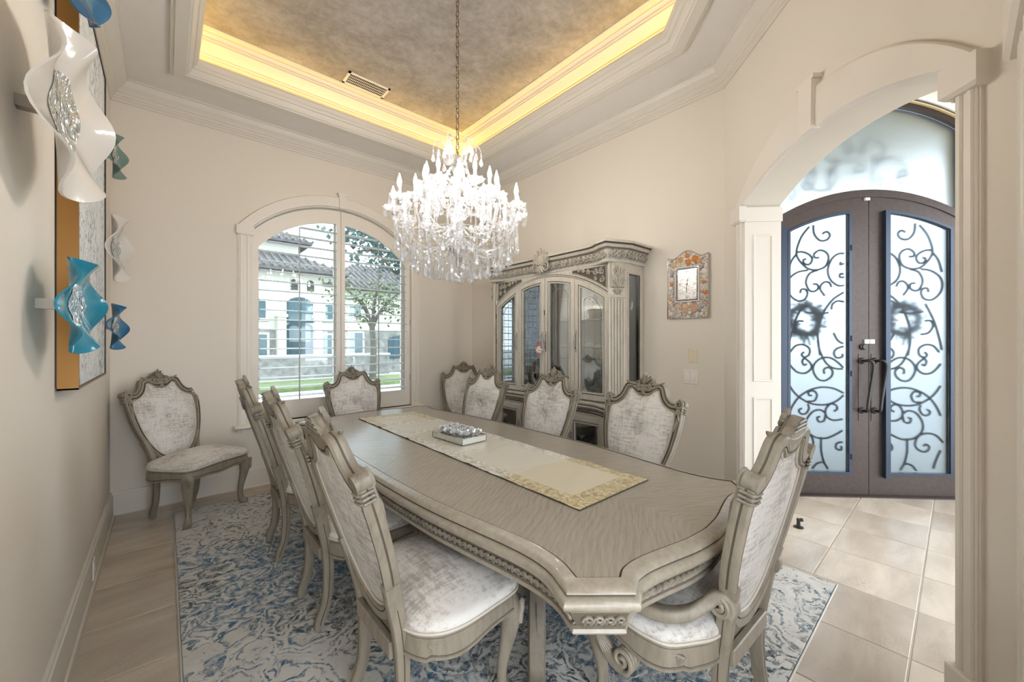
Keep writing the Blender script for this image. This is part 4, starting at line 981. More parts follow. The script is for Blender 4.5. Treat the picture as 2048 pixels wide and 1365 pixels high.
e = [V[i] for i in range(nx + 1)] + [V[(nx + 1) * j + nx] for j in range(1, ny + 1)] + [V[(nx + 1) * ny + i] for i in range(nx - 1, -1, -1)] + [V[(nx + 1) * j] for j in range(ny - 1, 0, -1)]
mb = MB(); mb.loops([[(x, y, z - .0003) for x, y, z in e], [(x * 1.004, y * 1.001, .0012) for x, y, z in e]], True); mb.tube([(x, y, z - .0012) for x, y, z in e], .0016, 5, closed=True); mb.build('hem', 'gold_dark', rn)

# mirrored tray with crystal blossoms
mt = thing('crystal_centerpiece', 'mirrored box heaped with clear crystal blossoms on the table runner', 'centerpiece', (1.515, 2.27, TZ + .0105), radians(3))
mb = MB(); mb.box(-.10, .10, -.17, .17, 0, .036); mb.build('mirror_box', 'mirror', mt, flat=True)
mb = MB()
for z in (.001, .036):
    for a, b in (((-.1, -.17), (.1, -.17)), ((.1, -.17), (.1, .17)), ((.1, .17), (-.1, .17)), ((-.1, .17), (-.1, -.17))): mb.tube([(*a, z), (*b, z)], .0013, 4)
for x in (-.1, .1):
    for y in (-.17, .17): mb.tube([(x, y, 0), (x, y, .036)], .0015, 4)
mb.build('black_edging', 'black_edge', mt)
mb = MB(); mb.box(-.104, .104, -.174, .174, .037, .041); mb.build('mirror_top', 'mirror', mt, flat=True)
rc = random.Random(11)
for k in range(12):
    bx, by = -.055 + .055 * (k % 3), -.125 + .083 * (k // 3); mb = MB()
    for ringn, (nn, tilt, ln) in enumerate(((7, 1.05, .034), (6, .6, .032), (4, .25, .028))):
        for i in range(nn):
            a = 2 * pi * i / nn + rc.random(); R = (Matrix.Rotation(a, 3, 'Z') @ Matrix.Rotation(tilt, 3, 'Y')); c = R @ Vector((0, 0, ln * .75))
            mb.ell((c.x, c.y, c.z + .006), (.011, .004, ln * .55), 5, 4, R)
    o = mb.build('crystal_blossom', 'crystal_bright', mt, flat=True); o.location = (bx + rc.uniform(-.008, .008), by + rc.uniform(-.01, .01), .041)
# ================================================================ china cabinet (local: x right, y towards the wall, z up)
cb = thing('china_cabinet', 'tall antiqued china cabinet with four glass doors and carved cornice', 'cabinet', (2.93, 2.795, .0137), -pi / 2)
CW2 = ['antique_light', 'glaze']
PLAN = [(-.865, .39), (-.865, .09), (-.795, -.05), (-.775, 0), (0, 0), (.775, 0), (.795, -.05), (.865, .09), (.865, .39)]
CPLAN = [(-.872, .39), (-.872, .095), (-.80, -.078)] + catmull([(-.80, -.078), (-.745, -.060), (-.675, -.022), (-.58, .0)], 4)[1:] + [(0, 0)]
CPLAN = CPLAN + [(-x, y) for x, y in CPLAN[-2::-1]]
def path_frames(path, step):
    P = [Vector((x, y, 0)) for x, y in path]; L = [(b - a).length for a, b in zip(P[:-1], P[1:])]; tot = sum(L); k = int(tot / step); out = []; i = 0; acc = 0
    for j in range(k):
        d = tot * (j + .5) / k
        while i < len(L) - 1 and acc + L[i] < d: acc += L[i]; i += 1
        tg = (P[i + 1] - P[i]).normalized(); out.append((P[i] + tg * (d - acc), tg, Vector((tg.y, -tg.x, 0))))
    return out
mb = MB(); mb.moulding(CPLAN, [(.02, 2.12), (-.010, 2.12), (-.016, 2.128), (-.016, 2.140), (-.004, 2.144), (-.030, 2.222), (-.046, 2.226), (-.048, 2.238), (-.056, 2.242), (-.066, 2.262), (-.084, 2.274), (-.086, 2.292), (-.08, 2.296), (.10, 2.296)], False, mi=[0, 0, 0, 1, 0, 0, 1, 0, 0, 1, 0, 0, 0])
mb.prism([(x * .98, y + .02 if y < .3 else y) for x, y in CPLAN], 2.285, 2.294)
mb.build('cornice', CW2, cb, angle=30)
mb = MB()
for p, tg, nn in path_frames(CPLAN, .052):
    mp = lambda u, w, d, p=p, tg=tg, nn=nn: tuple(p + tg * u + nn * (.022 + d + w * .30) + Vector((0, 0, 2.183 + w)))
    mb.tube([mp(u, w, .009) for u, w in spiral(.002, -.004, .024, .004, pi, -1.3, 12)], .0085, 6)
    leafdrop(mb, (-.020, .008, .004), .042, .010, .8, .014, mp); leafdrop(mb, (.012, -.026, .004), .036, .009, 1.0, .013, mp); leafdrop(mb, (-.004, -.03, .004), .03, .008, 2.6, .012, mp)
o = mb.build('cornice_carving', 'cabinet_carving', cb, angle=60); o['kind'] = 'stuff'
mb = MB(); mp = lambda u, w, d: (u * 1.45, -.055 - d, 2.21 + (w - 2.21) * 1.45)
for k in range(-4, 5): leafdrop(mb, (0, 2.21, .02), .115 - .008 * abs(k), .016, pi / 2 + k * .33, .025, mp)
for k in range(-2, 3): leafdrop(mb, (0, 2.20, .03), .055, .014, -pi / 2 + k * .5, .02, mp)
for s in (-1, 1): volute(mb, s * .045, 2.19, .035, pi / 2, -s * 1.5, .011, .03, mp); volute(mb, s * .06, 2.25, .025, pi / 2, s * 1.4, .009, .02, mp)
for k in range(9): mb.ell((.035 * cos(k * .7), -.095, 2.20 + .04 * sin(k * .7)), (.012, .010, .012), 6, 4)
mb.build('shell_crest', 'cabinet_carving', cb, angle=60)
# hutch carcass: back, sides, floor, roof
mb = MB(); mb.box(-.86, .86, .375, .39, .86, 2.12); mb.box(-.86, .86, .02, .38, .855, .875); mb.box(-.86, .86, .02, .38, 2.10, 2.118); mb.build('carcass', 'cab_inside', cb, flat=True)
mb = MB()
for a, b in ((-.80, -.42), (-.36, -.02), (.02, .36), (.42, .80)): mb.box(a, b, .366, .374, .90, 2.02)
mb.build('mirror_back', 'mirror_old', cb, flat=True)
for s in (-1, 1):
    mb = MB(); x0, x1 = sorted((s * .843, s * .865))
    mb.box(x0, x1, .33, .39, .86, 2.12); mb.box(x0, x1, .085, .135, .86, 2.12); mb.box(x0, x1, .135, .33, .86, .93); mb.box(x0, x1, .135, .33, 2.04, 2.12)
    mb.moulding([(.135, .93), (.33, .93), (.33, 2.04), (.135, 2.04)], [(0, 0), (-.0, .006), (.008, .008), (.012, .002), (.014, 0)], True, Matrix(((0, 0, s, s * .865), (1, 0, 0, 0), (0, 1, 0, 0), (0, 0, 0, 1))), mi=[0, 0, 1, 1])
    mb.build('side_frame', CW2, cb, angle=25)
    mb = MB(); xx = s * .852; mb.box(min(xx, xx + .004), max(xx, xx + .004), .13, .335, .92, 2.05); mb.build('side_pane', 'side_glass', cb, flat=True)
    # canted fluted pilaster with corbel
    a, b = Vector((s * .865, .09, 0)), Vector((s * .795, -.05, 0)); tg = (b - a).normalized(); wl = (b - a).length; nn = Vector((tg.y, -tg.x, 0)) * (-s if s < 0 else -1)
    nn = Vector((s * abs(tg.y), -abs(tg.x), 0))
    X = Matrix(((tg.x, 0, nn.x, a.x), (tg.y, 0, nn.y, a.y), (0, 1, 0, 0), (0, 0, 0, 1)))
    mb = MB(); mb.box(0, wl, .86, 2.13, -.02, .002, X)
    for k in range(4): mb.tube([X @ Vector((.035 + .029 * k, z, .001)) for z in (.93, 1.80)], (.0105, .010), 8)
    for k in range(5): mb.box(.0205 + .029 * k - .0015, .0205 + .029 * k + .0015, .92, 1.81, .002, .0035, X, 1)
    mb.bbox(.0, wl, .86, .92, 0, .016, .004, X); mb.bbox(.004, wl - .004, 1.815, 1.835, 0, .02, .005, X); mb.build('pilaster', CW2, cb, angle=30)
    mb = MB(); mb.bbox(.018, wl - .018, 1.90, 2.12, 0, .03, .008, X); mpp = lambda u, w, d, X=X: tuple(X @ Vector((u, w, d)))
    for k in range(-2, 3): leafdrop(mb, (wl / 2, 1.90, .032), .09, .011, pi / 2 + k * .38, .014, mpp); leafdrop(mb, (wl / 2, 1.99, .032), .09, .011, pi / 2 + k * .35, .014, mpp); leafdrop(mb, (wl / 2, 1.885, .012), .048, .012, -pi / 2 + k * .6, .016, mpp)
    mb.build('corbel', 'cabinet_carving', cb, angle=50)
DT = lambda x: 2.085 - .245 * (abs(x) / .775) ** 2.1
# face frame above the doors, with fretwork corners; dark plates stand in for shaded piercings
mb = MB(); xs = [-.785 + 1.57 * i / 40 for i in range(41)]
L = [[(x, 0.0, DT(x) + .004) for x in xs], [(x, -.012, DT(x) + .006) for x in xs], [(x, -.016, DT(x) + .016) for x in xs], [(x, -.008, DT(x) + .022) for x in xs], [(x, -.008, 2.135) for x in xs], [(x, .02, 2.135) for x in xs]]
mb.loops(L, False, mi=[0, 0, 1, 0, 0]); mb.build('face_frame', CW2, cb, angle=30)
for s in (-1, 1):
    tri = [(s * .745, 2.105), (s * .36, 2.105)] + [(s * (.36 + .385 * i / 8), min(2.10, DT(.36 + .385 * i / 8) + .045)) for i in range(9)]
    mb = MB(); mb.prism([(x, z) for x, z in tri], .009, .011, Matrix(((1, 0, 0, 0), (0, 0, -1, 0), (0, 1, 0, 0), (0, 0, 0, 1)))); mb.build('fret_shade', 'glaze', cb, flat=True)
    mb = MB(); mp = lambda u, w, d: (u, -.016 - d, w)
    for cx, cz, r, tn in ((.70, 2.06, .032, 1.5), (.70, 1.985, .030, -1.5), (.625, 2.06, .030, -1.5), (.635, 2.0, .020, 1.3), (.555, 2.072, .024, 1.4), (.49, 2.085, .017, -1.3), (.44, 2.092, .011, 1.2)):
        volute(mb, s * cx, cz, r, pi / 2, s * tn, .008, .0, mp, 14)
    for k in range(6): leafdrop(mb, (s * (.72 - .05 * k), 2.03 + .012 * k, 0), .05, .009, (pi - .5 if s > 0 else .5), .010, mp)
    mb.tube([mp(x, z, 0) for x, z in tri], .005, 5, closed=True); mb.build('fretwork', 'cabinet_carving', cb, angle=60)
XY = Matrix(((1, 0, 0, 0), (0, 0, -1, 0), (0, 1, 0, 0), (0, 0, 0, 1)))        # (x, z, out) -> local
for k, (a, b) in enumerate(((-.775, -.393), (-.389, -.003), (.003, .389), (.393, .775))):
    d = bpy.data.objects.new('glass_door', None); COL.objects.link(d); d.parent = cb
    n = 12
    def poly(i, lo): return [(a + i, lo), (b - i, lo)] + [(b - i + (a - b + 2 * i) * q / n, DT(b - i + (a - b + 2 * i) * q / n) - i * 1.05) for q in range(n + 1)]
    P0, P1, P2 = poly(0, .895), poly(.052, .955), poly(.064, .967); n0 = len(P0)
    mb = MB(); mb.loops([[(x, 0.002, z) for x, z in P0], [(x, -.022, z) for x, z in P0], [(x, -.026, z) for x, z in poly(.006, .90)], [(x, -.026, z) for x, z in poly(.044, .947)], [(x, -.020, z) for x, z in poly(.047, .95)], [(x, -.020, z) for x, z in poly(.050, .953)], [(x, -.028, z) for x, z in poly(.053, .956)], [(x, -.024, z) for x, z in P2], [(x, .002, z) for x, z in P2]], True, mi=[0, 0, 0, 1, 1, 0, 0, 0])
    mb.build('door_frame', CW2, d, angle=30)
    mb = MB(); mb.add([(x, -.006, z) for x, z in P2] + [(x, -.002, z) for x, z in P2], [tuple(range(n0)), tuple(range(2 * n0 - 1, n0 - 1, -1))] + [(i, (i + 1) % n0, n0 + (i + 1) % n0, n0 + i) for i in range(n0)]); mb.build('pane', 'cabinet_glass', d, flat=True)
    mb = MB(); ia, ib = a + .064, b - .064; tp = lambda x: DT(x) - .067
    inner = [(ia + .035, .99)] + [(ia + .035 + (ib - ia - .07) * q / 10, tp(ia + .035 + (ib - ia - .07) * q / 10) - .05 - .05 * abs(q / 5 - 1) ** 2) for q in range(11)] + [(ib - .035, .99)]
    mb.tube([(x, -.007, z) for x, z in inner], .002, 4, closed=True)
    cols = 3 if k < 2 else 1
    for q in range(1, cols + 1):
        x = ia + (ib - ia) * q / (cols + 1)
        if k < 2: mb.tube([(x, -.007, .97), (x, -.007, tp(x))], .0018, 4)
    zz = 1.03
    while zz < min(tp(ia), tp(ib)) - .03:
        if k < 2: mb.tube([(ia, -.007, zz), (ib, -.007, zz)], .0018, 4)
        elif k == 3: mb.tube([(ib - .035, -.007, zz), (ib, -.007, zz)], .0018, 4)
        else: mb.tube([(ia, -.007, zz), (ia + .012, -.007, zz)], .0018, 4)
        zz += .075
    mb.build('leading', 'pewter', d)
    hx = (b - .024) if k in (0, 1) else (a + .024)
    mb = MB(); mb.bbox(hx - .010, hx + .010, 1.33, 1.53, -.002, .006, .003, T(0, -.026, 0) @ XY)
    mb.tube(catmull([(hx, -.03, 1.50), (hx, -.052, 1.48), (hx, -.056, 1.43), (hx, -.050, 1.38), (hx, -.03, 1.36)], 3), .005, 8); mb.ell((hx, -.057, 1.43), (.009, .008, .016), 8, 6)
    mb.build('handle', 'pewter', d)
    for hz in (1.05, 1.40, 1.70):
        hxx = a if k in (0, 2) else b; mb = MB(); mb.tube([(hxx, -.024, hz), (hxx, -.024, hz + .05)], .005, 6); mb.build('hinge', 'dark_metal', d)
for x in (-.58, -.2, .2, .58, .78):
    mb = MB(); mb.lathe([(.0001, 2.094), (.022, 2.095), (.022, 2.099)], 14, T(x, .11, 0)); mb.build('puck_light', 'puck_glow', cb, flat=True)
for zz in (1.27, 1.63):
    mb = MB(); mb.box(-.835, .835, .035, .36, zz - .005, zz); mb.build('glass_shelf', 'shelf_glass', cb, flat=True)
# waist and base
BPLAN = [(x * 1.012, y - (.018 if y < .3 else 0)) for x, y in CPLAN]
mb = MB(); mb.moulding(BPLAN, [(.12, .882), (-.018, .882), (-.030, .874), (-.030, .862), (-.020, .852), (-.018, .842), (-.026, .838), (-.026, .828), (-.008, .818), (-.008, .812), (-.016, .806), (-.016, .782), (-.006, .776), (-.006, .768), (.02, .765)], False, mi=[0, 0, 0, 0, 1, 0, 0, 1, 0, 1, 1, 1, 0, 0]); mb.build('waist_moulding', CW2, cb, angle=30)
mb = MB()
for p, tg, nn in path_frames(BPLAN, .021): mb.ell(tuple(p + nn * .017 + Vector((0, 0, .794))), (.008, .008, .009), 6, 4)
mb.build('waist_beading', 'pewter', cb, angle=60)
mb = MB(); mb.moulding(BPLAN, [(.0, .77), (.0, .14), (-.012, .13), (-.02, .10), (-.02, .0), (.02, 0)], False, mi=0)
mb.box(-.87, .87, .375, .39, 0, .80); mb.build('base_body', 'antique_light', cb, angle=30)
def base_door(a, b):
    d = bpy.data.objects.new('base_door', None); COL.objects.link(d); d.parent = cb; Y0 = -.022
    mb = MB(); R_ = lambda i, y: [(a + i, y, .17 + i), (b - i, y, .17 + i), (b - i, y, .745 - i), (a + i, y, .745 - i)]
    mb.loops([R_(0, Y0), R_(0, Y0 - .018), R_(.004, Y0 - .022), R_(.05, Y0 - .022), R_(.054, Y0 - .016), R_(.058, Y0 - .016), R_(.062, Y0 - .024), R_(.075, Y0 - .018), R_(.075, Y0 - .003)], True, mi=[0, 0, 0, 1, 1, 0, 0, 0]); mb.build('door_frame', CW2, d, angle=30)
    mb = MB(); mb.box(a + .07, b - .07, Y0 - .004, Y0 - .002, .24, .675); mb.build('recess_shade', 'dark_slot', d, flat=True)  # dark sheet standing in for the shaded cabinet interior
    mb = MB(); mb.box(a + .07, b - .07, Y0 - .012, Y0 - .009, .24, .675); mb.build('pane', 'cabinet_glass', d, flat=True)
    hx = a + .026 if a > 0 else b - .026; mb = MB(); mb.tube(catmull([(hx, Y0 - .022, .56), (hx, Y0 - .045, .54), (hx, Y0 - .048, .50), (hx, Y0 - .022, .45)], 3), .006, 8); mb.bbox(hx - .009, hx + .009, .43, .58, 0, .004, .002, T(0, Y0 - .022, 0) @ XY); mb.build('handle', 'pewter', d)
base_door(-.76, -.34); base_door(.34, .76)
for z0, z1 in ((.17, .35), (.36, .55), (.56, .745)):
    d = bpy.data.objects.new('drawer', None); COL.objects.link(d); d.parent = cb
    mb = MB(); R_ = lambda i, y: [(-.33 + i, y, z0 + i), (.33 - i, y, z0 + i), (.33 - i, y, z1 - i), (-.33 + i, y, z1 - i)]
    mb.loops([R_(0, -.02), R_(0, -.04), R_(.02, -.044), R_(.024, -.038), R_(.03, -.038), R_(.034, -.044)], True, False, True, mi=[0, 0, 1, 1, 0]); mb.build('drawer_front', CW2, d, angle=30)
    for hx in (-.17, .17):
        mb = MB(); mb.lathe([(.006, 0), (.006, .012), (.014, .018), (.014, .026), (.0001, .03)], 12, T(hx, -.044, (z0 + z1) / 2) @ RX(pi / 2)); mb.build('knob', 'pewter', d)

# dishes inside
CI = Matrix.Translation((2.93, 2.795, .0137)) @ RZ(-pi / 2)
def place(o, x, y, z): o.location = CI @ Vector((x, y, z)); o.rotation_euler = (0, 0, -pi / 2)
GP = 'white china in the cabinet'
def plate(x, y, z, r, label, tilt=72):
    t = thing('china_plate', label, 'plate', group=GP); X = T(0, 0, r * 1.02 * sin(radians(tilt)) + .004) @ RX(radians(tilt))
    mb = MB(); mb.lathe([(.0001, .006), (r * .55, .006), (r * .65, .012), (r * .92, .022), (r, .026), (r * .99, .030), (r * .9, .026), (r * .62, .016), (r * .5, .010), (.0001, .010)], 28, X); mb.build('dish', 'porcelain', t)
    mb = MB()
    for k in range(10): a = 2 * pi * k / 10; mb.ell((X @ Vector((r * .78 * cos(a), r * .78 * sin(a), .022))), (.009, .006, .009), 6, 4)
    mb.build('floral_sprigs', 'porcelain_trim', t); place(t, x, y, z)
def tureen(x, y, z, w, label, lid=True):
    t = thing('china_tureen', label, 'tureen', group=GP)
    S = Matrix.Diagonal((1.35, .85, 1, 1)); mb = MB(); mb.lathe([(w * .45, .0), (w * .5, .012), (w * .38, .02), (w * .8, .045), (w, .085), (w * 1.04, .10), (w * .98, .10), (w * .75, .05), (.0001, .03)], 24, S); mb.build('bowl', 'porcelain', t)
    mb = MB(); mb.lathe([(w * 1.0, .101), (w * .85, .125), (w * .4, .145), (.012, .15), (.010, .158), (.016, .168), (.0001, .175)], 24, S); mb.build('lid', 'porcelain', t)
    for s in (-1, 1): mb = MB(); mb.tube(catmull([(s * w * 1.28, 0, .085), (s * w * 1.5, 0, .10), (s * w * 1.58, 0, .08), (s * w * 1.45, 0, .05), (s * w * 1.18, 0, .055)], 4), .0055, 8); mb.build('handle', 'porcelain', t)
    mb = MB(); mb.lathe([(w * 1.045, .096), (w * 1.06, .1), (w * 1.045, .104)], 24, S); mb.build('painted_rim', 'porcelain_trim', t); place(t, x, y, z)
plate(.10, .17, 1.631, .125, 'round white plate propped on the upper glass shelf behind the third door')
plate(.30, .28, 1.631, .13, 'white plate behind the third door half hidden by the door frame')
plate(.745, .25, 1.631, .115, 'large white plate seen through the cabinet side pane', 78)
tureen(.53, .13, 1.631, .065, 'low white dish with dark flowers on the upper shelf behind the fourth door')
tureen(.12, .14, 1.271, .07, 'white lidded tureen on the lower glass shelf behind the third door')
tureen(.345, .26, 1.271, .055, 'white china tureen on the lower shelf partly behind the third door stile')
tureen(.60, .15, 1.271, .085, 'white handled tureen on the lower shelf behind the fourth door')
tureen(-.55, .18, 1.271, .08, 'white tureen dim behind the leaded door nearest the window')
t_ = thing('lace_dome', 'grey openwork lacy dome standing behind the fourth cabinet door', 'ornament'); mb = MB()
rl = random.Random(5)
for k in range(120):
    ph = math.acos(rl.random()); th = rl.random() * 2 * pi; r = .15; c = (r * .9 * sin(ph) * cos(th), r * .5 * sin(ph) * sin(th), .002 + r * 1.55 * cos(ph) + .008)
    mb.lathe([(.012, -.003), (.016, 0), (.012, .003), (.006, .003), (.006, -.003), (.012, -.003)], 8, T(*c) @ RZ(th) @ RY(ph), cap=False)
mb.build('openwork', 'lace', t_); place(t_, .585, .16, .878)
# flower tassel on the middle handles
tf = thing('flower_tassel', 'hanging pink and cream rose tassel on the middle cabinet door handle', 'tassel', CI @ Vector((-.03, -.075, 1.33)), -pi / 2)
mb = MB(); mb.tube(catmull([(0, .015, .13), (.004, 0, .09), (0, .0, .05)], 4), .0025, 6); mb.build('cord', 'rose_cream', tf)
mb = MB()
for ring_, nn, rr in ((0, 6, .030), (1, 5, .020), (2, 3, .009)):
    for i in range(nn): a = 2 * pi * i / nn + ring_; R = Matrix.Rotation(a, 3, 'Y') @ Matrix.Rotation(.5, 3, 'X'); mb.ell((rr * cos(a), -.012 * ring_ * .7, .02 + rr * sin(a)), (.017, .007, .017), 8, 5, R)
mb.build('large_rose', 'rose_cream', tf)
mb = MB()
for i in range(6): a = 2 * pi * i / 6; mb.ell((.016 * cos(a), -.004, .075 + .016 * sin(a)), (.012, .008, .012), 7, 5)
mb.build('small_rose', 'rose_pink', tf)
mb = MB()
for i in range(5): mb.tube([(-.008 + .004 * i, 0, 0), (-.014 + .007 * i, -.004, -.05)], .002, 5)
mb.build('fringe', 'rose_pink', tf)

# ================================================================ chandelier
CHX, CHY, CHZ = 1.473, 2.224, 1.83
ch = thing('crystal_chandelier', 'many-armed crystal chandelier with lit candle bulbs hanging over the table', 'chandelier', (CHX, CHY, CHZ))
Z = lambda z: z - CHZ
mb = MB(); mb.lathe([(.012, Z(1.895)), (.03, Z(1.91)), (.02, Z(1.93)), (.012, Z(1.95)), (.025, Z(1.98)), (.05, Z(2.02)), (.06, Z(2.05)), (.03, Z(2.08)), (.022, Z(2.14)), (.03, Z(2.18)), (.055, Z(2.22)), (.035, Z(2.26)), (.022, Z(2.30)), (.03, Z(2.36)), (.06, Z(2.42)), (.07, Z(2.46)), (.035, Z(2.50)), (.022, Z(2.54)), (.03, Z(2.58)), (.045, Z(2.61)), (.03, Z(2.63)), (.010, Z(2.66)), (.006, Z(2.70))], 14); mb.build('column', 'crystal', ch, flat=True)
mb = MB(); mb.lathe([(.03, Z(2.045)), (.066, Z(2.055)), (.066, Z(2.075)), (.03, Z(2.085))], 18); mb.lathe([(.02, Z(2.60)), (.055, Z(2.607)), (.055, Z(2.62)), (.02, Z(2.625))], 18); mb.tube([(0, 0, Z(1.95)), (0, 0, Z(2.72))], .006, 8); mb.build('hub', 'chrome', ch)
mb = MB(); mb.ell((0, 0, Z(1.862)), (.026, .026, .028), 10, 8); mb.build('ball_finial', 'crystal', ch, flat=True)
# shared crystal shapes
def dropmesh(l, w):
    mb = MB(); mb.lathe([(.0001, 0), (w * .35, -l * .10), (w * .62, -l * .32), (w, -l * .66), (w * .72, -l * .86), (.0001, -l)], 6); mb.ell((0, 0, .008), (.006, .006, .007), 6, 4); return mb
def beadmesh(n, r):
    mb = MB()
    for i in range(n): mb.ell((0, 0, -r * 2.1 * (i + .5)), (r, r, r), 6, 4)
    return mb
_proto = {}
def part(kind, mbf, mat, parent, loc, rz=0, rx=0):
    if kind not in _proto: o = mbf().build(kind[0], mat, parent, flat=True); _proto[kind] = o.data
    else: o = link(kind[0], _proto[kind], parent)
    o.location = loc; o.rotation_euler = (rx, 0, rz); return o
rd = random.Random(2)
big = lambda: dropmesh(.080, .0185); med = lambda: dropmesh(.062, .0155); sml = lambda: dropmesh(.048, .0125)
def bobeche(mb, r):
    n = 24; L = []
    for rr, z in ((.3, .0), (.6, .003), (.9, .012), (1.0, .022), (.9, .018), (.6, .008), (.3, .005)):
        L.append([(r * rr * (1 + (.10 * cos(8 * 2 * pi * i / n) if rr > .7 else 0)) * cos(2 * pi * i / n), r * rr * (1 + (.10 * cos(8 * 2 * pi * i / n) if rr > .7 else 0)) * sin(2 * pi * i / n), z + (.004 * cos(8 * 2 * pi * i / n) if rr > .7 else 0)) for i in range(n)])
    mb.loops(L, True); return mb
def armset(count, r, zb, z0, r0, off, ndrop, dip):
    for k in range(count):
        a = 2 * pi * (k + off) / count; A = RZ(a)
        arm = bpy.data.objects.new('arm', None); COL.objects.link(arm); arm.parent = ch; arm.rotation_euler = (0, 0, a)
        pth = catmull([(r0, 0, z0), (r0 + (r - r0) * .25, 0, z0 - dip * .8), (r0 + (r - r0) * .55, 0, z0 - dip), (r0 + (r - r0) * .85, 0, z0 - dip * .2), (r, 0, zb - .035), (r, 0, zb - .004)], 4)
        K = ('arm_tube', r, zb)
        if K not in _proto:
            mb = MB(); mb.tube(pth, .0075, 7); o = mb.build('arm_tube', 'crystal', arm); _proto[K] = o.data
            mb = bobeche(MB(), .062); o = mb.build('drip_pan', 'crystal', arm, flat=True, loc=(r, 0, zb)); _proto[K + (1,)] = o.data
            mb = MB(); mb.lathe([(.010, -.006), (.014, .0), (.013, .012), (.0105, .016), (.0105, .078), (.0001, .078)], 12); o = mb.build('candle', 'candle_white', arm, loc=(r, 0, zb)); _proto[K + (2,)] = o.data
            mb = MB(); mb.lathe([(.007, .077), (.0105, .088), (.0135, .102), (.0125, .118), (.008, .136), (.0035, .152), (.0001, .162)], 10); o = mb.build('flame_bulb', 'bulb_glow', arm, loc=(r, 0, zb)); _proto[K + (3,)] = o.data
            mb = MB(); mb.lathe([(.003, -.03), (.012, -.026), (.014, -.012), (.010, -.002)], 10); o = mb.build('socket_cup', 'chrome', arm, loc=(r, 0, zb)); _proto[K + (4,)] = o.data
        else:
            for nm, key in (('arm_tube', K), ('drip_pan', K + (1,)), ('candle', K + (2,)), ('flame_bulb', K + (3,)), ('socket_cup', K + (4,))):
                link(nm, _proto[key], arm, None if nm == 'arm_tube' else (r, 0, zb))
        for q in range(ndrop):
            b = 2 * pi * (q + .5) / ndrop
            part(('crystal_drop', 's') if q % 2 else ('crystal_drop', 'm'), sml if q % 2 else med, 'crystal', arm, (r + .058 * cos(b), .058 * sin(b), zb + .010), rd.random() * 3)
armset(12, .415, Z(2.300), Z(2.13), .05, 0, 6, .085)
armset(8, .275, Z(2.395), Z(2.23), .04, .3, 6, .05)
armset(4, .165, Z(2.475), Z(2.40), .04, .1, 3, .03)
# rings of bead strings and long drops
for r, zt, n, nb, key, f in ((.405, 2.19, 32, 6, 'm', med), (.36, 2.13, 28, 6, 'b', big), (.29, 2.08, 24, 6, 'b', big), (.21, 2.03, 18, 5, 'b', big), (.125, 1.99, 10, 3, 'b', big), (.33, 2.30, 24, 4, 'm', med), (.22, 2.36, 16, 4, 'm', med), (.14, 2.44, 10, 3, 'm', med)):
    mb = MB(); mb.tube([(r * cos(2 * pi * i / 32), r * sin(2 * pi * i / 32), Z(zt)) for i in range(32)], .0022, 5, closed=True, ref=(0, 0, 1)); mb.build('hanging_ring', 'crystal', ch)
    for k in range(n):
        a = 2 * pi * (k + .35) / n; jj = rd.choice((0, 0, 1)); nbb = nb + jj
        part(('bead_string', nbb), lambda: beadmesh(nbb, .0058), 'crystal', ch, (r * cos(a), r * sin(a), Z(zt)), a)
        part(('crystal_drop', key), f, 'crystal', ch, (r * cos(a), r * sin(a), Z(zt) - .0122 * nbb - .012), a + rd.random())
# swags between the outer pans
for k in range(12):
    a0, a1 = 2 * pi * k / 12, 2 * pi * (k + 1) / 12; mb = MB()
    for i in range(15):
        t = (i + .5) / 15; a = a0 + (a1 - a0) * t; rr = .415 - .02 * sin(pi * t); mb.ell((rr * cos(a), rr * sin(a), Z(2.30) - .075 * sin(pi * t)), (.0065, .0065, .0065), 6, 4)
    mb.build('bead_swag', 'crystal', ch, flat=True)
for k in range(8):
    a = 2 * pi * (k + .3) / 8; mb = MB()
    for i in range(14):
        t = (i + .5) / 14; rr = .06 + (.275 - .06) * t; mb.ell((rr * cos(a), rr * sin(a), Z(2.60) + (2.40 - 2.60) * t - .05 * sin(pi * t)), (.0065, .0065, .0065), 6, 4)
    mb.build('bead_swag', 'crystal', ch, flat=True)
# glass canes of the bell and the plumed crown
for k in range(6):
    a = 2 * pi * (k + .25) / 6
    mb = MB(); pth = catmull([(.05, 0, Z(2.61)), (.085, 0, Z(2.555)), (.12, 0, Z(2.48)), (.15, 0, Z(2.40))], 4); mb.tube([RZ(a) @ Vector(p) for p in pth], .007, 6); mb.build('bell_cane', 'crystal', ch)
    pl = bpy.data.objects.new('plume', None); COL.objects.link(pl); pl.parent = ch; pl.rotation_euler = (0, 0, a + .3)
    mb = MB(); pth = catmull([(.045, 0, Z(2.61)), (.055, 0, Z(2.68)), (.075, 0, Z(2.745)), (.11, 0, Z(2.778)), (.145, 0, Z(2.765)), (.16, 0, Z(2.735))], 4); mb.tube(pth, [.008 - .0002 * i for i in range(len(pth))], 6); mb.build('plume_cane', 'crystal', pl)
    for x, z in ((.16, 2.73), (.125, 2.765), (.09, 2.755)):
        part(('bead_string', 2), lambda: beadmesh(2, .0058), 'crystal', pl, (x, 0, Z(z)))
        part(('crystal_drop', 'm'), med, 'crystal', pl, (x, 0, Z(z) - .034), rd.random() * 3)
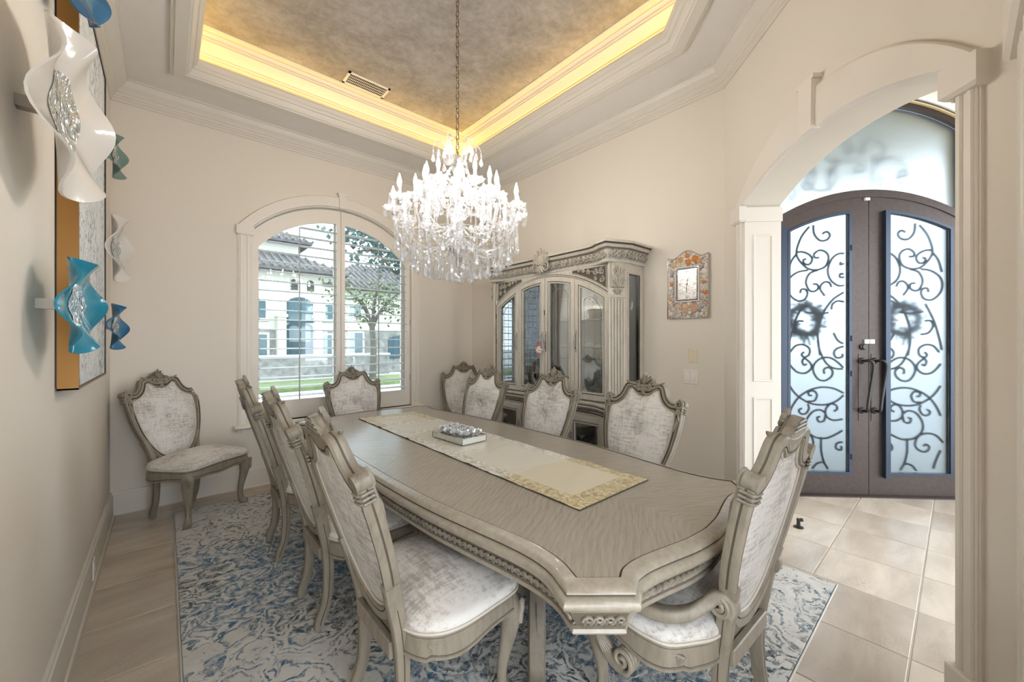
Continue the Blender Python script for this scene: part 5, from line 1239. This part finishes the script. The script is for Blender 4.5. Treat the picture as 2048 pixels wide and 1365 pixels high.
# chain and canopy
lk = None
nl = int((4.0 - 2.70 - .03) / .0345)
for i in range(nl):
    if lk is None:
        mb = MB(); pth = [(.0105 * cos(t_), 0, .0215 * sin(t_)) for t_ in [2 * pi * q / 14 for q in range(14)]]; mb.tube(pth, .0034, 6, closed=True, ref=(0, 1, 0)); o = mb.build('chain_link', 'chain_metal', ch); lk = o.data
    else: o = link('chain_link', lk, ch)
    o.location = (0, 0, Z(2.715 + .0345 * i)); o.rotation_euler = (0, 0, .4 + (pi / 2 if i % 2 else 0))
mb = MB(); mb.lathe([(.008, Z(3.93)), (.02, Z(3.945)), (.055, Z(3.965)), (.065, Z(3.985)), (.065, Z(3.999))], 20); mb.build('ceiling_canopy', 'chain_metal', ch)

# ================================================================ painting
pt = thing('abstract_painting', 'large white abstract canvas flecked with dark mica in a copper frame', 'painting', (XL, 2.985, 2.16))
y0, y1, z0, z1 = -.515, .515, -.917, .92
mb = MB(); mb.box(.045, .062, y0 + .008, y1 - .008, z0 + .008, z1 - .008); mb.build('canvas', 'abstract_canvas', pt, flat=True)
mb = MB()
for a, b, c, d in ((y0, y0 + .007, z0, z1), (y1 - .007, y1, z0, z1), (y0, y1, z0, z0 + .007), (y0, y1, z1 - .007, z1)): mb.box(.006, .068, a, b, c, d)
mb.build('frame', 'copper_frame', pt, flat=True)
mb = MB()
for a, b, c, d in ((y0 + .007, y0 + .012, z0 + .007, z1 - .007), (y1 - .012, y1 - .007, z0 + .007, z1 - .007), (y0 + .007, y1 - .007, z0 + .007, z0 + .012), (y0 + .007, y1 - .007, z1 - .012, z1 - .007)): mb.box(.05, .0685, a, b, c, d)
mb.box(.0005, .006, y0 + .012, y1 - .012, z0 + .012, z1 - .012); mb.build('black_liner', 'black_edge', pt, flat=True)

# ================================================================ art-glass wall plates
def glassplate(y, z, R, mat, label, n=6, amp=.13, ph=0, out=.085, stem=.075, squash=1.0, tilt=-8):
    t = thing('glass_wall_plate', label, 'wall plate', (XL, y, z), group='art glass plates on the painting wall')
    mb = MB(); mb.bbox(-.018, .018, -.018, .018, 0, stem, .002, RY(pi / 2)); mb.lathe([(.0001, stem), (.012, stem + .004), (.010, stem + .014)], 10, RY(pi / 2)); mb.build('bracket', 'steel', t)
    N = 72; L = []; L2 = []
    X = T(out, 0, 0) @ RZ(radians(tilt))
    for r in (.04, .15, .3, .45, .6, .74, .86, .95, 1.0):
        lp = []
        for i in range(N):
            th = 2 * pi * i / N; w = amp * R * r ** 2.6 * sin(n * th + ph); rr = R * r * (1 + .05 * r * cos(n * th + ph + .8))
            lp.append(X @ Vector((.17 * R * r ** 2 + w, rr * cos(th) * squash, rr * sin(th))))
        L.append(lp)
    th_ = .007; inner = [[p + Vector((th_, 0, 0)) for p in lp] for lp in L]
    mb = MB(); mb.loops([[tuple(p) for p in lp] for lp in L] + [[tuple(p) for p in lp] for lp in inner[::-1]], True, True, True); o = mb.build('dish', mat, t, angle=70)
    mb = MB(); mb.loops([[tuple(p + Vector((.009, 0, 0))) for i, p in enumerate(lp)] for lp in L[:4]], True, True); mb.build('clear_centre', 'rippled_silver', t, angle=60)
glassplate(1.905, 2.185, .262, 'glass_white', 'largest frosted white rippled glass plate, near side of the painting', 5, .12, .6)
glassplate(2.16, 1.583, .172, 'glass_aqua', 'aqua blue rippled glass plate below the large white plate', 5, .14, 1.4)
glassplate(2.20, 2.865, .19, 'glass_blue', 'dark blue rippled glass plate cut off by the top of the picture', 5, .13, 2.2)
glassplate(3.66, 2.665, .140, 'glass_teal', 'small green rippled glass plate high beyond the painting', 5, .17, .3)
glassplate(3.68, 2.065, .215, 'glass_white', 'white rippled glass plate beyond the painting, middle of that column', 5, .12, 1.0)
glassplate(3.66, 1.545, .148, 'glass_blue', 'small deep blue rippled glass plate lowest beyond the painting', 5, .17, 2.0)

# ================================================================ shell clock
ck = thing('wall_clock', 'arched seashell-covered wall clock with a pearly rectangular dial', 'clock', (XR, 1.514, 1.92), -pi / 2)
CK = Matrix(((1, 0, 0, 0), (0, 0, -1, 0), (0, 1, 0, 0), (0, 0, 0, 1)))            # (x, z, out) in the clock's frame
hw, hb, ht = .173, -.275, .235
top = lambda x: ht + .058 * (.5 + .5 * cos(pi * min(1, abs(x) / .13))) if abs(x) < .13 else ht + .016 * ((abs(x) - .13) / .043)
outl = [(-hw, hb), (hw, hb)] + [(hw - 2 * hw * i / 24, top(hw - 2 * hw * i / 24)) for i in range(25)]
mb = MB(); mb.prism(outl, .002, .020, CK); mb.build('backing', 'shell_7', ck, flat=True)
mb = MB(); mb.tube([CK @ Vector((x, y, .02)) for x, y in outl], (.0035, .006), 6, closed=True); mb.build('silver_rim', 'chrome', ck)
fx, f0, f1 = .098, -.135, .155
rs = random.Random(21); sm = MB(); shapes = []
def scallop(r):
    mb = MB(); n = 18; L = []
    for t_, h in ((1, 0), (.92, .25), (.7, .42), (.4, .52), (.1, .55)):
        L.append([(r * t_ * cos(2 * pi * i / n) * (1 + .06 * t_ * (i % 2)), r * t_ * sin(2 * pi * i / n) * (1 + .06 * t_ * (i % 2)), r * h * (1 - .08 * (i % 2))) for i in range(n)])
    mb.loops(L, True, False, True); return mb
def ok(x, y, r): return abs(x) < hw - r * .8 and hb + r * .8 < y < top(x) - r * .8 and not (abs(x) < fx + r * .75 and f0 - r * .75 < y < f1 + r * .75)
placed = []; shell_me = {}
big_ = [(-.06, .225, .024, 1), (0, .25, .020, 0), (.065, .215, .028, 0), (.10, .195, .022, 1), (-.115, .185, .026, 2), (-.075, .185, .020, 3), (.01, .195, .026, 0), (.14, .10, .024, 4), (.14, .06, .018, 3), (-.14, .06, .021, 4), (-.135, .02, .018, 0), (-.148, -.01, .016, 4), (.135, .015, .017, 0), (.15, -.07, .019, 0), (-.148, -.105, .018, 1), (-.02, -.175, .024, 2), (.045, -.17, .019, 1), (-.055, -.19, .018, 1), (.055, -.21, .027, 5), (-.01, -.215, .022, 5), (-.145, -.235, .02, 3), (.03, .23, .014, 3), (-.03, .20, .016, 3), (-.10, -.185, .016, 5), (.10, -.215, .016, 6), (.15, -.22, .016, 2)]
def put_shell(x, y, r, c):
    key = c
    if key not in shell_me: o = scallop(1.0).build('shell', 'shell_%d' % c, ck, angle=20); shell_me[key] = o.data
    else: o = link('shell', shell_me[key], ck)
    o.matrix_local = CK @ T(x, y, .019) @ RZ(rs.random() * 6) @ Matrix.Scale(r, 4); placed.append((x, y, r))
for x, y, r, c in big_: put_shell(x, y, r, c)
tries = 0
while tries < 5000:
    tries += 1; r = rs.choice((.013, .011, .009, .008)); x, y = rs.uniform(-hw, hw), rs.uniform(hb, .3)
    if not ok(x, y, r) or any(math.hypot(x - a, y - b) < (r + c) * .86 for a, b, c in placed): continue
    if r >= .0125 and len([1 for p in placed]) < 75: put_shell(x, y, r, rs.choice((1, 2, 3, 3, 4, 5, 6, 7)))
    else: placed.append((x, y, r)); sm.ell(CK @ Vector((x, y, .020)), (r * rs.uniform(.7, 1.1), r * .7, r * rs.uniform(.7, 1.1)), 7, 5, mi=rs.randint(0, 4))
o = sm.build('small_shells', ['shell_3', 'shell_4', 'shell_6', 'shell_7', 'shell_5'], ck); o['kind'] = 'stuff'
mb = MB(); mb.box(-fx + .004, fx - .004, f0 + .004, f1 - .004, .019, .026, CK); mb.build('dial', 'pearl', ck, flat=True)
mb = MB(); mb.moulding([(-fx, f0), (fx, f0), (fx, f1), (-fx, f1)], [(-.004, .02), (-.004, .034), (.0, .036), (.003, .034), (.003, .026)], True, CK); mb.build('dial_frame', 'vent_white', ck, angle=30)
mb = MB(); cyc = (f0 + f1) / 2
def rope(x0, y0, x1, y1):
    L = math.hypot(x1 - x0, y1 - y0); k = int(L / .0135)
    for i in range(k):
        t_ = (i + .5) / k; mb.ell(CK @ Vector((x0 + (x1 - x0) * t_, y0 + (y1 - y0) * t_, .031)), (.008, .005, .0055), 7, 5, Matrix.Rotation(.6, 3, 'Y'))
q = .012; rope(-fx + q, f0 + q, fx - q, f0 + q); rope(fx - q, f0 + q, fx - q, f1 - q); rope(fx - q, f1 - q, -fx + q, f1 - q); rope(-fx + q, f1 - q, -fx + q, f0 + q)
mb.build('rope_border', 'pewter', ck)
mb = MB()
def stroke(x0, y0, x1, y1, w): 
    d = Vector((x1 - x0, y1 - y0)); l = d.length; d.normalize(); nx_, ny_ = -d.y * w, d.x * w
    mb.add([CK @ Vector(p) for p in ((x0 + nx_, y0 + ny_, .0266), (x0 - nx_, y0 - ny_, .0266), (x1 - nx_, y1 - ny_, .0266), (x1 + nx_, y1 + ny_, .0266))], [(0, 1, 2, 3)])
def glyphs(txt, cx, cy, h):
    wid = {'I': .007, 'V': .014, 'X': .014}; W = sum(wid[c] for c in txt); x = cx - W / 2
    for c in txt:
        w = wid[c]
        if c == 'I': stroke(x + w / 2, cy - h / 2, x + w / 2, cy + h / 2, .0011)
        if c == 'V': stroke(x + .001, cy + h / 2, x + w / 2, cy - h / 2, .0013); stroke(x + w - .001, cy + h / 2, x + w / 2, cy - h / 2, .0007)
        if c == 'X': stroke(x + .001, cy + h / 2, x + w - .001, cy - h / 2, .0013); stroke(x + w - .001, cy + h / 2, x + .001, cy - h / 2, .0007)
        x += w
glyphs('XII', 0, f1 - .035, .022); glyphs('VI', 0, f0 + .035, .022); glyphs('IX', -.062, cyc, .022); glyphs('III', .062, cyc, .022)
for k in range(12):
    if k % 3: 
        a = pi / 2 - k * pi / 6; sx_, sy_ = .066 * cos(a) / max(abs(cos(a)), .45), .098 * sin(a) / max(abs(sin(a)), .62); sx_ = max(-.066, min(.066, sx_)); stroke(sx_ * .82, cyc + sy_ * .82, sx_, cyc + sy_, .0010)
mb.build('numerals', 'ink', ck, flat=True)
mb = MB(); stroke(0, cyc, .007, cyc + .048, .0022); stroke(0, cyc, -.006, cyc - .072, .0018); mb.lathe([(.006, 0), (.006, .003), (.0001, .004)], 12, CK @ T(0, cyc, .0266)); mb.ell(CK @ Vector((.005, cyc + .034, .028)), (.004, .002, .006), 8, 5); mb.ell(CK @ Vector((-.003, cyc - .04, .028)), (.0035, .002, .008), 8, 5); mb.build('hands', 'ink', ck, flat=True)

# ================================================================ plates on the walls
def wallplate(name, label, cat, y, z, w, h, mat):
    t = thing(name, label, cat, (XR, y, z), -pi / 2); mb = MB(); mb.bbox(-w / 2, w / 2, -h / 2, h / 2, .0005, .007, .0035, CK); mb.build('cover', mat, t)
    mb = MB()
    for s in (-1, 1): mb.lathe([(.003, 0), (.003, .0012), (.0001, .0016)], 8, CK @ T(0, s * h * .36, .007))
    mb.build('screws', 'steel', t); return t
t_ = wallplate('blank_wall_plate', 'small cream blank plate on the wall below the shell clock', 'wall plate', 1.475, 1.325, .076, .116, 'cream_plastic')
t_ = wallplate('light_switch', 'white double rocker switch plate below the cream blank plate', 'switch', 1.495, 1.148, .122, .122, 'white_plastic')
for x in (-.025, .025):
    mb = MB(); mb.bbox(x - .0175, x + .0175, -.034, .034, .006, .0085, .001, CK); mb.build('switch_frame', 'white_plastic', t_)
    mb = MB(); mb.loops([[CK @ Vector(p) for p in ((x - .0155, -.031, .0085), (x + .0155, -.031, .0085), (x + .0155, .031, .0085), (x - .0155, .031, .0085))], [CK @ Vector(p) for p in ((x - .0145, -.030, .014), (x + .0145, -.030, .014), (x + .0145, .030, .009), (x - .0145, .030, .009))]], True, False, True); mb.build('rocker', 'white_plastic', t_)
t_ = thing('wall_outlet', 'white electrical outlet set on the baseboard beneath the painting', 'outlet', (XL + .0225, 3.40, .095)); mb = MB(); mb.bbox(-.036, .036, -.058, .058, 0, .006, .003, Matrix(((0, 0, 1, 0), (1, 0, 0, 0), (0, 1, 0, 0), (0, 0, 0, 1)))); mb.build('cover', 'white_plastic', t_)
mb = MB()
for zz in (-.022, .022): mb.bbox(-.016, .016, zz - .013, zz + .013, .005, .0078, .002, Matrix(((0, 0, 1, 0), (1, 0, 0, 0), (0, 1, 0, 0), (0, 0, 0, 1))))
mb.build('sockets', 'cream_plastic', t_)
# ceiling vent
vt = thing('ceiling_vent', 'white rectangular air vent grille set in the tray panel', 'vent', (1.505, 3.895, 4.0)); mb = MB()
a, b, i_ = .205, .10, .022
for x0, x1, y0_, y1_ in ((-a, a, -b, -b + i_), (-a, a, b - i_, b), (-a, -a + i_, -b, b), (a - i_, a, -b, b)): mb.box(x0, x1, y0_, y1_, -.010, -.0005)
mb.build('frame', 'vent_white', vt, flat=True); mb = MB(); mb.box(-a + i_, a - i_, -b + i_, b - i_, -.002, -.0005); mb.build('duct_shadow', 'dark_slot', vt, flat=True)
fin = None
for k in range(24):
    x = -a + i_ + .008 + (2 * (a - i_) - .016) * k / 23
    if fin is None: mb = MB(); mb.box(-.0012, .0012, -b + i_, b - i_, -.009, -.002, RY(.5)); fin = mb.build('fin', 'vent_white', vt, flat=True); fin.location = (x, 0, 0)
    else: link('fin', fin.data, vt, (x, 0, 0))
cbm = None
for k in range(3):
    y = -b + i_ + (2 * (b - i_)) * (k + 1) / 4
    if cbm is None: mb = MB(); mb.box(-a + i_, a - i_, -.0015, .0015, -.0105, -.006); cbm = mb.build('cross_bar', 'vent_white', vt, flat=True); cbm.location = (0, y, 0)
    else: link('cross_bar', cbm.data, vt, (0, y, 0))
# door stop in the foyer
ds = thing('door_stop', 'small black post door stop fixed to the foyer floor', 'door stop', (3.694, .822, 0.0008)); mb = MB(); mb.lathe([(.034, 0), (.034, .004), (.030, .007), (.013, .009), (.012, .05), (.013, .052), (.013, .068), (.0001, .07)], 18); mb.build('post', 'dark_metal', ds)
mb = MB(); mb.lathe([(.011, 0), (.013, .004), (.013, .018), (.0001, .020)], 14, T(.008, -.008, .058) @ RZ(-pi / 4) @ RY(pi / 2)); mb.build('rubber_tip', 'ink', ds)

# wreaths outside the doors
for nm, s, zz in (('dark leafy wreath blurred behind the frosted pane of the door leaf beside the arch jamb', 2.632, 1.66), ('dark leafy wreath blurred behind the frosted pane of the door leaf with the dark stile', 3.545, 1.66)):
    w_ = thing('door_wreath', nm, 'wreath', W_DOOR @ Vector((s, zz, -.19)), group='wreaths on the entrance doors'); w_.rotation_euler = (0, 0, radians(-45)); rr_ = random.Random(int(s * 10)); mb = MB()
    mb.tube([(.140 * cos(a), 0, .140 * sin(a)) for a in [2 * pi * i / 20 for i in range(20)]], .022, 6, closed=True); mb.build('vine_ring', 'bark', w_)
    mb = MB()
    for k in range(320):
        a = rr_.random() * 2 * pi; r = .140 + rr_.gauss(0, .028); c = Vector((r * cos(a), rr_.gauss(0, .018), r * sin(a))); R = Matrix.Rotation(rr_.random() * 6, 3, 'Y') @ Matrix.Rotation(rr_.uniform(-.8, .8), 3, 'X')
        l, w = rr_.uniform(.03, .06), rr_.uniform(.008, .016); mb.add([tuple(c + R @ Vector(p)) for p in ((0, 0, 0), (w, .004, l * .5), (0, 0, l), (-w, .004, l * .5))], [(0, 1, 2, 3)])
    o = mb.build('leaves', 'wreath_green', w_, flat=True); o['kind'] = 'stuff'
    mb = MB()
    for s_ in (-1, 1): mb.tube([(s_ * .01, -.03, -.15), (s_ * .05, -.03, -.12), (s_ * .055, -.03, -.17), (s_ * .008, -.03, -.155), (s_ * .03, -.03, -.25)], (.012, .003), 6)
    mb.build('ribbon_bow', 'ribbon', w_)

# ================================================================ the house, tree and hedge across the street
hs = thing('neighbor_house', 'pale two-storey stucco house with tiled roofs across the street', 'house', (0, 22, -.34)); HZ = .34
def hp(name, mat, fn): mb = MB(); fn(mb); return mb.build(name, mat, hs, flat=True)
hp('wall', 'stucco', lambda m: (m.box(-8, 6.75, 0, 8, 0, 5.35), m.box(6.75, 14, .6, 8, 0, 4.75), m.box(1.5, 5.5, 2, 8, 5.3, 7.2)))
hp('stone_base', 'stone_facing', lambda m: (m.box(-8, 4.0, -.06, 0, 0, 2.35), m.box(6.0, 6.75, -.06, 0, 0, 2.35), m.box(6.75, 13.9, .54, .6, 0, 2.35)))
for x0, x1 in ((4.05, 4.42), (5.72, 6.05)): hp('porch_column', 'stucco', lambda m: (m.box(x0, x1, -.45, -.1, .9, 2.95), m.box(x0 - .06, x1 + .06, -.5, -.05, 2.95, 3.1), m.box(x0 - .05, x1 + .05, -.5, -.05, .75, .9)))
hp('stoop', 'concrete', lambda m: m.box(3.6, 6.5, -.85, 0, 0, 1.08))
def archpoly(a, b, z0_, sp, sg): return [(a, z0_), (b, z0_)] + arc(a, b, sp, sg, 10)
HX = Matrix(((1, 0, 0, 0), (0, 0, -1, 0), (0, 1, 0, 0), (0, 0, 0, 1)))
ed = hp('entry_door', 'teal_paint', lambda m: m.prism(archpoly(4.50, 5.68, 1.1, 2.55, .25), .02, .08, HX))
for a in (4.60, 5.14): mb = MB(); mb.prism(archpoly(a, a + .44, 1.75, 2.45, .1), .08, .10, HX); mb.build('door_pane', 'house_glass', ed, flat=True)
w_ = hp('window', 'teal_paint', lambda m: m.prism(archpoly(4.52, 5.70, 2.72, 3.75, .25), .02, .06, HX))
for a in (4.58, 5.15): mb = MB(); mb.prism(archpoly(a, a + .49, 2.80, 3.70, .1), .06, .08, HX); mb.build('pane', 'house_glass', w_, flat=True)
for x in (4.85, 5.60): hp('grille_vent', 'dark_slot', lambda m: m.prism(archpoly(x - .16, x + .16, 4.35, 4.75, .14), .01, .04, HX))
for x0, x1, z0_, z1_, off in ((3.15, 3.65, 1.1, 2.1, 0), (3.1, 3.6, 2.9, 3.7, 0), (6.2, 6.6, 1.1, 2.1, 0), (7.75, 8.45, 1.15, 2.25, .6), (7.75, 8.35, 3.1, 3.85, .6), (6.3, 6.65, 2.95, 3.7, 0)):
    w_ = hp('window', 'stucco', lambda m: m.box(x0 - .12, x1 + .12, off - .10, off + .02, z0_ - .14, z1_ + .10)); mb = MB(); mb.box(x0, x1, off - .13, off - .09, z0_, z1_); mb.build('pane', 'house_glass', w_, flat=True)
hp('garage_door', 'teal_paint', lambda m: m.prism(archpoly(10.0, 12.4, .75, 1.95, .22), -.58, -.50, HX))
def roof(name, x0, x1, y0_, y1_, ze, zr, inset):
    mb = MB(); ym = (y0_ + y1_) / 2; v = [(x0, y0_, ze), (x1, y0_, ze), (x1, y1_, ze), (x0, y1_, ze), (x0 + inset, ym, zr), (x1 - inset, ym, zr)]
    mb.add(v, [(0, 1, 5, 4), (1, 2, 5), (2, 3, 4, 5), (3, 0, 4)]); mb.add([(a, b, c - .14) for a, b, c in v[:4]] + v[:4], [(0, 1, 5, 4), (1, 2, 6, 5), (2, 3, 7, 6), (3, 0, 4, 7), (3, 2, 1, 0)])
    o = mb.build('roof', 'roof_tile', hs, flat=True)
    k = int((x1 - x0) / .32); m2 = MB()
    for i in range(k + 1):
        x = x0 + (x1 - x0) * i / k; t_ = min(1, (x - x0) / inset if inset else 1, (x1 - x) / inset if inset else 1); m2.tube([(x, y0_ - .03, ze + .02), (x, y0_ + (ym - y0_) * t_, ze + (zr - ze) * t_ + .03)], .07, 5)
    q = m2.build('roof_ribs', 'roof_tile', o); q['kind'] = 'stuff'
roof('r', -8.6, 7.35, -.7, 8.5, 5.35, 7.3, 3.5); roof('r', 6.2, 14.6, -.1, 8.5, 4.80, 6.8, 3.0); roof('r', .9, 6.1, 1.5, 8.5, 7.2, 8.8, 2.4)
gw = thing('garden_wall', 'low pale stone garden wall in front of the house across the street', 'wall', (0, 20.6, -.34)); mb = MB(); mb.box(-8, 9.2, 0, .4, 0, 1.05); mb.build('stonework', 'stone_facing', gw, flat=True); mb = MB(); mb.bbox(-8.05, 9.25, -.05, .45, 1.05, 1.14, .02); mb.build('coping', 'concrete', gw)
def tree(label, x, y, zb, h, spread, mat, nleaf, lsz, seed, crown, cz):
    t = thing('street_tree', label, 'tree', (x, y, zb)); r_ = random.Random(seed); mb = MB()
    tr = [(0, 0, 0), (.05, 0, h * .3), (-.03, .04, h * .62)]; mb.tube(catmull(tr, 4), [.16 - .006 * i for i in range(9)], 8); mb.build('trunk', 'bark', t); tips = []
    mb = MB()
    for k in range(9):
        a = 2 * pi * k / 9 + r_.random(); l = spread * r_.uniform(.6, 1); b = h * .60 + r_.uniform(-.1, .2) * h; p = [(0, 0, h * .5 + .1 * h * r_.random()), (l * .4 * cos(a), l * .4 * sin(a), b + .1 * h), (l * cos(a), l * sin(a), b + r_.uniform(.05, .3) * h)]
        cp = catmull(p, 4); mb.tube(cp, [.07 - .006 * i for i in range(len(cp))], 6); tips += cp[4:]
    mb.build('branches', 'bark', t); mb = MB()
    for k in range(nleaf):
        c = Vector(r_.choice(tips)) + Vector((r_.gauss(0, crown), r_.gauss(0, crown), r_.gauss(cz, crown * .55))); R = Matrix.Rotation(r_.random() * 6, 3, 'Z') @ Matrix.Rotation(r_.random() * 3, 3, 'X'); s = lsz * r_.uniform(.6, 1.3)
        mb.add([tuple(c + R @ Vector(p)) for p in ((0, 0, 0), (s * .4, 0, s * .5), (0, 0, s), (-s * .4, 0, s * .5))], [(0, 1, 2, 3)])
    o = mb.build('foliage', mat, t, flat=True); o['kind'] = 'stuff'
tree('slender street tree with sparse pale leaves on the lawn across the street', 7.15, 17.8, -.3, 4.4, 1.9, 'leaf_green', 900, .16, 4, .32, .0)
tree('tall leafy tree whose blue-green crown fills the upper right of the window', 5.75, 11.0, -.45, 6.2, 2.2, 'leaf_blue', 4200, .17, 9, .45, .35)
